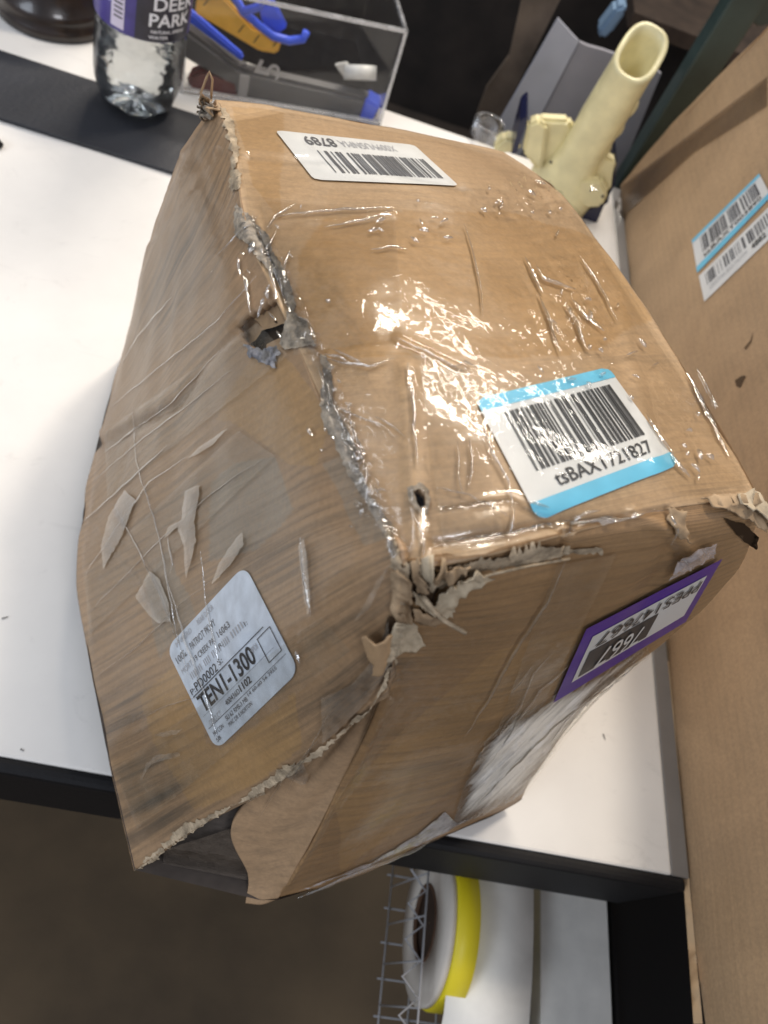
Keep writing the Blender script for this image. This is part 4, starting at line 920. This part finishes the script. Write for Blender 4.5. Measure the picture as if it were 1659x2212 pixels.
def pquad(name, pts, y0, depth, mt, parent, bev=.002, atf=None, sub=0):
    at_f = atf or at_y      # a slab standing upright at depth y0
    bm = bmesh.new(); A = [bm.verts.new(at_f(x, y, y0)) for x, y in pts]; B = [bm.verts.new(at_f(x, y, y0) + Vector((0, depth, 0))) for x, y in pts]
    n = len(pts); bm.faces.new(A); bm.faces.new(B[::-1])
    for i in range(n): bm.faces.new((A[i], B[i], B[(i + 1) % n], A[(i + 1) % n]))
    bmesh.ops.recalc_face_normals(bm, faces=bm.faces)
    if bev: bmesh.ops.bevel(bm, geom=list(bm.edges), offset=bev, segments=2, affect='EDGES')
    o = from_bm(name, bm, mt, parent, bool(sub))
    if sub: o.modifiers.new('s', 'SUBSURF').levels = sub; o.modifiers['s'].render_levels = sub
    return o
def bquad(name, pts, y0, depth, mt, parent, bev=.002): return pquad(name, pts, y0, depth, mt, parent, bev, at_b)
td = thing('tape_dispenser', 'blue and orange handled tape dispenser lying in the clear bin', 'tape dispenser')
bquad('cutter_guard', [(428, -30), (452, -40), (545, 60), (610, 85), (598, 118), (560, 112), (420, 30)], .868, .006, ORG, td)
bquad('blade_strip', [(404, 20), (418, 30), (525, 122), (515, 150), (395, 62)], .872, .008, BLU, td)
bquad('body', [(380, 48), (398, 62), (520, 152), (800, 215), (820, 250), (700, 300), (520, 250), (500, 190), (385, 120)], .850, .02, GREY, td, .004)
bquad('end_cap', [(790, 215), (820, 232), (800, 268), (775, 262)], .8455, .025, BLU, td, .002)
tube('hook', [at_b(x, y, .865) for x, y in ((500, -20), (525, 25), (560, 55), (590, 78), (625, 88), (655, 84), (662, 68))], .0042, BLU, td, 8)
tube('hook', [at_b(x, y, .862) for x, y in ((575, -15), (560, 15), (525, 25))], .004, BLU, td, 8)
bquad('grip_plate', [(555, 0), (590, 0), (620, 60), (600, 75), (565, 50)], .874, .006, BLU, td)
lb5 = plain('pale_print', (.45, .45, .46), .5)
me = glyphs('5')
h5 = homog([(540, 168), (565, 120), (608, 140), (600, 178)])
for v_ in me.vertices:
    x, y = h5(v_.co.x / .5, 1 - v_.co.y / .7); v_.co = at_b(x, y, .8485)
me.materials.clear(); link('lettering', me, lb5, td, False)
for (x, y) in ((440, 12), (515, 70), (548, 92), (590, 100)):
    a = at_b(x, y, .8665); b = at_b(x + 12, y - 16, .8665); s_ = Vector((.0010, 0, .0008)); mesh('ruler_mark', [a - s_, a + s_, b + s_, b - s_], [(0, 1, 2, 3)], INK, td)
rd = thing('red_tool', 'dark red tool lying at the left end of the clear bin', 'tool')
bquad('body', [(400, 165), (440, 150), (515, 175), (520, 215), (480, 215), (410, 200)], .850, .02, DRED, rd, .004)
bquad('clip', [(518, 160), (540, 165), (532, 215), (512, 213)], .8475, .002, plain('grey_clip', (.35, .35, .36), .4), rd, .001)
cp = thing('bottle_cap', 'white plastic cap leaning inside the right end of the clear bin', 'cap')
cc = at_b(778, 155, .862); Mc = Matrix.Translation(cc) @ Matrix.Rotation(math.radians(-30), 4, 'X') @ Matrix.Rotation(math.radians(-15), 4, 'Y')
lathe('cap_ring', [(.015, -.008), (.018, -.008), (.018, .006), (.015, .006), (.0145, -.006)], plain('white_plastic', (.72, .73, .72), .35), cp, 32, Mc, closed=True)
lathe('cap_top', [(.0005, -.004), (.0149, -.004)], plain('white_plastic_inner', (.45, .46, .45), .4), cp, 32, Mc)
bquad('tab', [(722, 140), (750, 135), (762, 165), (745, 172)], .862, .004, plain('white_tab', (.68, .68, .66), .4), cp, .001)

# dark round base at the upper left
db = thing('dark_round_stand', 'dark brown round stand at the upper left of the table', 'stand')
cb = at(118, 25, 0)
lathe('base_disc', [(.0005, .0), (.058, .0), (.060, .004), (.059, .010), (.056, .013), (.057, .018), (.055, .024), (.050, .028), (.047, .05), (.044, .09), (.0005, .09)], plain('dark_brown', (.022, .013, .009), .3, var=.4, vscale=60, coat=.3), db, 56, Matrix.Translation(cb))

# ------------------------------------------------------------------ cream tape gun
tg = thing('tape_gun', 'cream plastic tape gun standing upright at the back right of the table', 'tape gun')
CR = plain('cream_plastic', (.74, .66, .37), .38, .5, bump=.15, bscale=120, var=.13, vscale=45)
def loft(name, rings, mt, parent, cap0=True, cap1=True, smooth=True):
    bm = bmesh.new(); RR = [[bm.verts.new(p) for p in r] for r in rings]; n = len(rings[0])
    for A, B in zip(RR, RR[1:]):
        for k in range(n): bm.faces.new((A[k], A[(k + 1) % n], B[(k + 1) % n], B[k]))
    if cap0: bm.faces.new(RR[0][::-1])
    if cap1: bm.faces.new(RR[-1])
    return from_bm(name, bm, mt, parent, smooth)
gb = at_y(1232, 372, .825); gt = at_y(1386, 112, .795)
ax = (gt - gb).normalized(); sx = ray(1386, 112).cross(ax).normalized(); sy = ax.cross(sx)
tilt = math.radians(24)
def sp(v_): return math.copysign(abs(v_) ** .72, v_)
def oval(c, a, b, n=28, sh=0): return [c + sx * a * sp(math.cos(2 * math.pi * k / n)) + sy * b * sp(math.sin(2 * math.pi * k / n)) + ax * sh * math.sin(2 * math.pi * k / n) * b for k in range(n)]
if sy.dot(CAM - gt) > 0: sgn = 1
else: sgn = -1
rings = []
for t, a, b in ((-.42, .018, .02), (-.38, .034, .03), (-.25, .040, .034), (-.1, .041, .035), (.02, .038, .034), (.12, .030, .030), (.22, .0245, .028), (.35, .023, .027), (.5, .0238, .028), (.65, .023, .027), (.8, .0222, .028), (.9, .0218, .029), (.97, .0222, .0305), (1.0, .0218, .0308)):
    sh = -sgn * max(0, (t - .6) / .4) * .30; rings.append(oval(gb + (gt - gb) * t, a, b, 32, sh))
rin = [oval(gt, .0170, .0270, 32, -sgn * .30), oval(gt - ax * .010, .0160, .026, 32, -sgn * .30), oval(gt - ax * .08, .0145, .022, 32, 0)]
loft('handle', rings + rin, CR, tg, True, True)
# finger waves on the handle front
for k in range(3):
    c = gb + (gt - gb) * (.30 + .18 * k) + sx * .0215 * (1 if (sx.x > 0) else -1)
    rr = [[c + ax * (.011 * math.cos(th)) + (sx * math.cos(ph) + sy * math.sin(ph)) * .004 * math.sin(th) for ph in [2 * math.pi * q / 12 for q in range(12)]] for th in (0.05, .6, 1.2, 1.57, 1.9, 2.5, 3.09)]
    loft('finger_grip', rr, CR, tg)
pquad('housing', [(1140, 268), (1165, 258), (1230, 262), (1262, 320), (1290, 330), (1332, 350), (1325, 405), (1310, 440), (1262, 455), (1225, 430), (1180, 395), (1128, 330)], .815, .016, CR, tg, .0035)
pquad('flange', [(1258, 325), (1290, 330), (1332, 350), (1326, 404), (1300, 436), (1250, 425)], .800, .014, CR, tg, .003)
pquad('flange', [(1128, 330), (1140, 270), (1165, 260), (1182, 275), (1170, 372)], .805, .010, CR, tg, .003)
pquad('front_lobe', [(1250, 385), (1300, 392), (1315, 420), (1300, 450), (1265, 452), (1240, 430)], .788, .03, CR, tg, .0035)
pquad('rear_lobe', [(1065, 318), (1090, 298), (1118, 305), (1125, 330), (1070, 335)], .83, .02, CR, tg, .0035)
NAVY = plain('navy_plate', (.012, .014, .045), .25)
pquad('side_plate', [(1124, 262), (1138, 250), (1141, 258), (1116, 332), (1104, 334)], .805, .05, NAVY, tg, .001)
pquad('side_plate', [(1328, 350), (1333, 345), (1328, 400), (1305, 445), (1285, 492), (1278, 510), (1255, 470), (1262, 455), (1312, 436)], .803, .05, NAVY, tg, .001)
for x, y in ((1302, 424), (1190, 350), (1340, 200)):
    q = at_y(x, y, .785); lathe('screw', [(.0004, .001), (.0016, .001), (.0018, 0)], plain('dark_screw', (.05, .04, .03), .4), tg, 12, Matrix.Translation(q) @ Matrix.Rotation(math.radians(90), 4, 'X'))

# ------------------------------------------------------------------ behind the table
ps = thing('rack_post', 'dark green steel rack post behind the right corner of the table', 'post')
PG = plain('dark_green_steel', (.035, .055, .050), .4, .5, var=.2, vscale=30)
pc = at_y(1352, 400, .93)
box('upright', (pc.x - .016, .915, -.75), (pc.x + .02, .945, .75), PG, ps, .003)
box('upright_lip', (pc.x + .0205, .93, -.75), (pc.x + .026, .955, .75), plain('green_steel_dark', (.012, .018, .018), .5), ps, .001)
gc = thing('grey_carton', 'grey cardboard carton standing behind the table with a ragged top edge', 'cardboard box')
GC = plain('grey_board', (.24, .235, .26), .75, var=.12, vscale=12, bump=.3, bscale=120); GL = plain('pale_grey_board', (.36, .37, .42), .7, var=.12, vscale=12)
pquad('front_panel', [(1085, 420), (1252, 92), (1270, 100), (1300, 108), (1340, 122), (1400, 140), (1428, 160), (1300, 470)], .985, .006, GC, gc, 0)
pquad('corner_strip', [(1040, 330), (1205, 40), (1250, 90), (1080, 420)], .983, .004, GL, gc, 0)
bs = thing('brown_board', 'dull brown board standing left of the grey carton', 'board')
pquad('board', [(1040, 330), (1010, 300), (1050, 190), (1100, 120), (1135, -40), (1240, -60), (1190, 40), (1080, 260)], 1.03, .006, plain('dull_board', (.10, .075, .055), .8, var=.4, vscale=25), bs, 0)
cl = thing('clear_jar', 'small clear tub with a pink edge beside the tape gun', 'tub')
lathe('tub_wall', [(.016, 0), (.018, .002), (.019, .02), (.0185, .0205), (.0180, .019)], film_mat('tub_clear', milky=.3, tint=(.7, .7, .72)), cl, 24, Matrix.Translation(at(1045, 297, 0)))
pt = thing('blue_bottle', 'pale blue plastic bottle in the dark shelf behind the grey carton', 'bottle')
pquad('bottle_body', [(1290, 70), (1330, 18), (1355, 10), (1352, 30), (1320, 75), (1300, 88)], 1.10, .03, plain('pale_blue', (.20, .30, .42), .3), pt, .004)
sh = thing('dark_shelf', 'dark cluttered shelf beyond the back edge of the table', 'shelf')
DK = plain('shelf_dark', (.018, .013, .010), .8, var=.6, vscale=14, bump=.5, bscale=40)
box('back_board', (-.9, 1.5, -.75), (1.4, 1.53, .55), DK, sh)
box('shelf_board', (-.0, 1.2, -.35), (1.3, 1.499, -.33), DK, sh)
box('shelf_board', (.35, 1.2, .05), (1.3, 1.499, .07), plain('shelf_brown', (.05, .033, .022), .8, var=.4, vscale=30), sh)
gb2 = thing('green_frame', 'green steel frame piece beyond the top right corner', 'frame')
pquad('frame_bar', [(1600, 30), (1680, -60), (1700, 40), (1640, 60)], 1.05, .02, PG, gb2, .002)

# ------------------------------------------------------------------ below the table front
ws = thing('wire_basket', 'white wire basket hanging under the table holding label rolls', 'basket')
WIRE = plain('white_wire', (.34, .34, .35), .4, .4)
wy = [.10 - .0125 * k for k in range(12)]
zb, xb = -.235, .205
for k in range(9):
    x = xb + k * .025; tube('wire', [(x, .12, zb), (x, -.10, zb)], .0008, WIRE, ws, 6)
for k in range(8):
    y = .11 - k * .027; tube('wire', [(xb - .004, y, zb - .002), (.46, y, zb - .002)], .0008, WIRE, ws, 6)
tube('wire', [(xb, .12, -.13), (xb, -.10, -.13)], .0009, WIRE, ws, 6)
zz = []
for k in range(9): zz += [(xb - .016, .10 - k * .024, -.125), (xb + .002, .10 - k * .024 - .012, -.14)]
tube('zigzag_wire', zz, .0009, WIRE, ws, 6)
for k in range(6): tube('wire', [(xb, .10 - k * .03, -.13), (xb, .10 - k * .03, zb)], .0007, WIRE, ws, 6)
lr = thing('label_roll', 'large roll of white labels with a yellow flange under the table', 'label roll')
rc = at_x(918, 1992, .218); Mr = Matrix.Translation(rc) @ Matrix.Rotation(math.radians(90), 4, 'Y')
WPAP = plain('roll_paper', (.80, .78, .72), .7, var=.12, vscale=30)
lathe('paper_coil', [(.029, 0), (.059, 0), (.059, .0055), (.029, .0055)], plain('coil_side', (.60, .55, .48), .75, var=.1, vscale=20), lr, 64, Mr, closed=True)
lathe('core', [(.0288, -.001), (.0288, .0035), (.0265, .0035), (.0265, -.001)], plain('core_brown', (.10, .05, .025), .8), lr, 48, Mr, closed=True)
lathe('core_shade_disc', [(.0005, .0036), (.0287, .0036)], plain('core_shadow', (.04, .022, .012), .9), lr, 48, Mr)  # dark disc stands for the shade inside the core
lathe('yellow_flange', [(.0005, .006), (.060, .006), (.061, .008), (.061, .024), (.0005, .024)], plain('yellow_plastic', (.80, .66, .02), .45), lr, 64, Mr)
def ribbon(name, pts, x0, x1, mt, parent):
    V, F = [], []; n = len(pts)
    for (y, z) in pts: V += [(x0, y, z), (x1, y, z), (x1, y - .0005, z - .001), (x0, y - .0005, z - .001)]
    for i in range(n - 1):
        a = i * 4; b = a + 4
        for k in range(4): F.append((a + k, a + (k + 1) % 4, b + (k + 1) % 4, b + k))
    return mesh(name, V, F, mt, parent, True)
ribbon('label_web', [(.13, -.131), (.10, -.129), (.07, -.129), (.04, -.131), (.01, -.136), (-.02, -.150), (-.04, -.20)], at(972, 2050, -.131).x, at(1150, 2050, -.131).x, WPAP, lr)
sk = thing('white_paper_stack', 'stack of white paper sheets beside the label roll under the table', 'paper stack')
box('stack', (at(1168, 2050, -.15).x, -.06, -.26), (at(1316, 2050, -.15).x, .13, -.15), WPAP, sk, .001)
gs_ = thing('grey_box', 'narrow grey box between the label roll and the paper stack', 'box')
box('body', (at(1140, 2050, -.17).x, -.06, -.26), (at(1160, 2050, -.15).x, .13, -.17), plain('grey_card', (.20, .185, .175), .7, var=.2), gs_, .001)
bbn = thing('black_bin', 'black plastic bin under the right end of the table', 'bin')
box('bin_wall', (at(1322, 2050, -.165).x, -.06, -.30), (.50, .13, -.165), plain('black_plastic', (.006, .006, .006), .5), bbn, .004)
print('objects', len(bpy.data.objects))
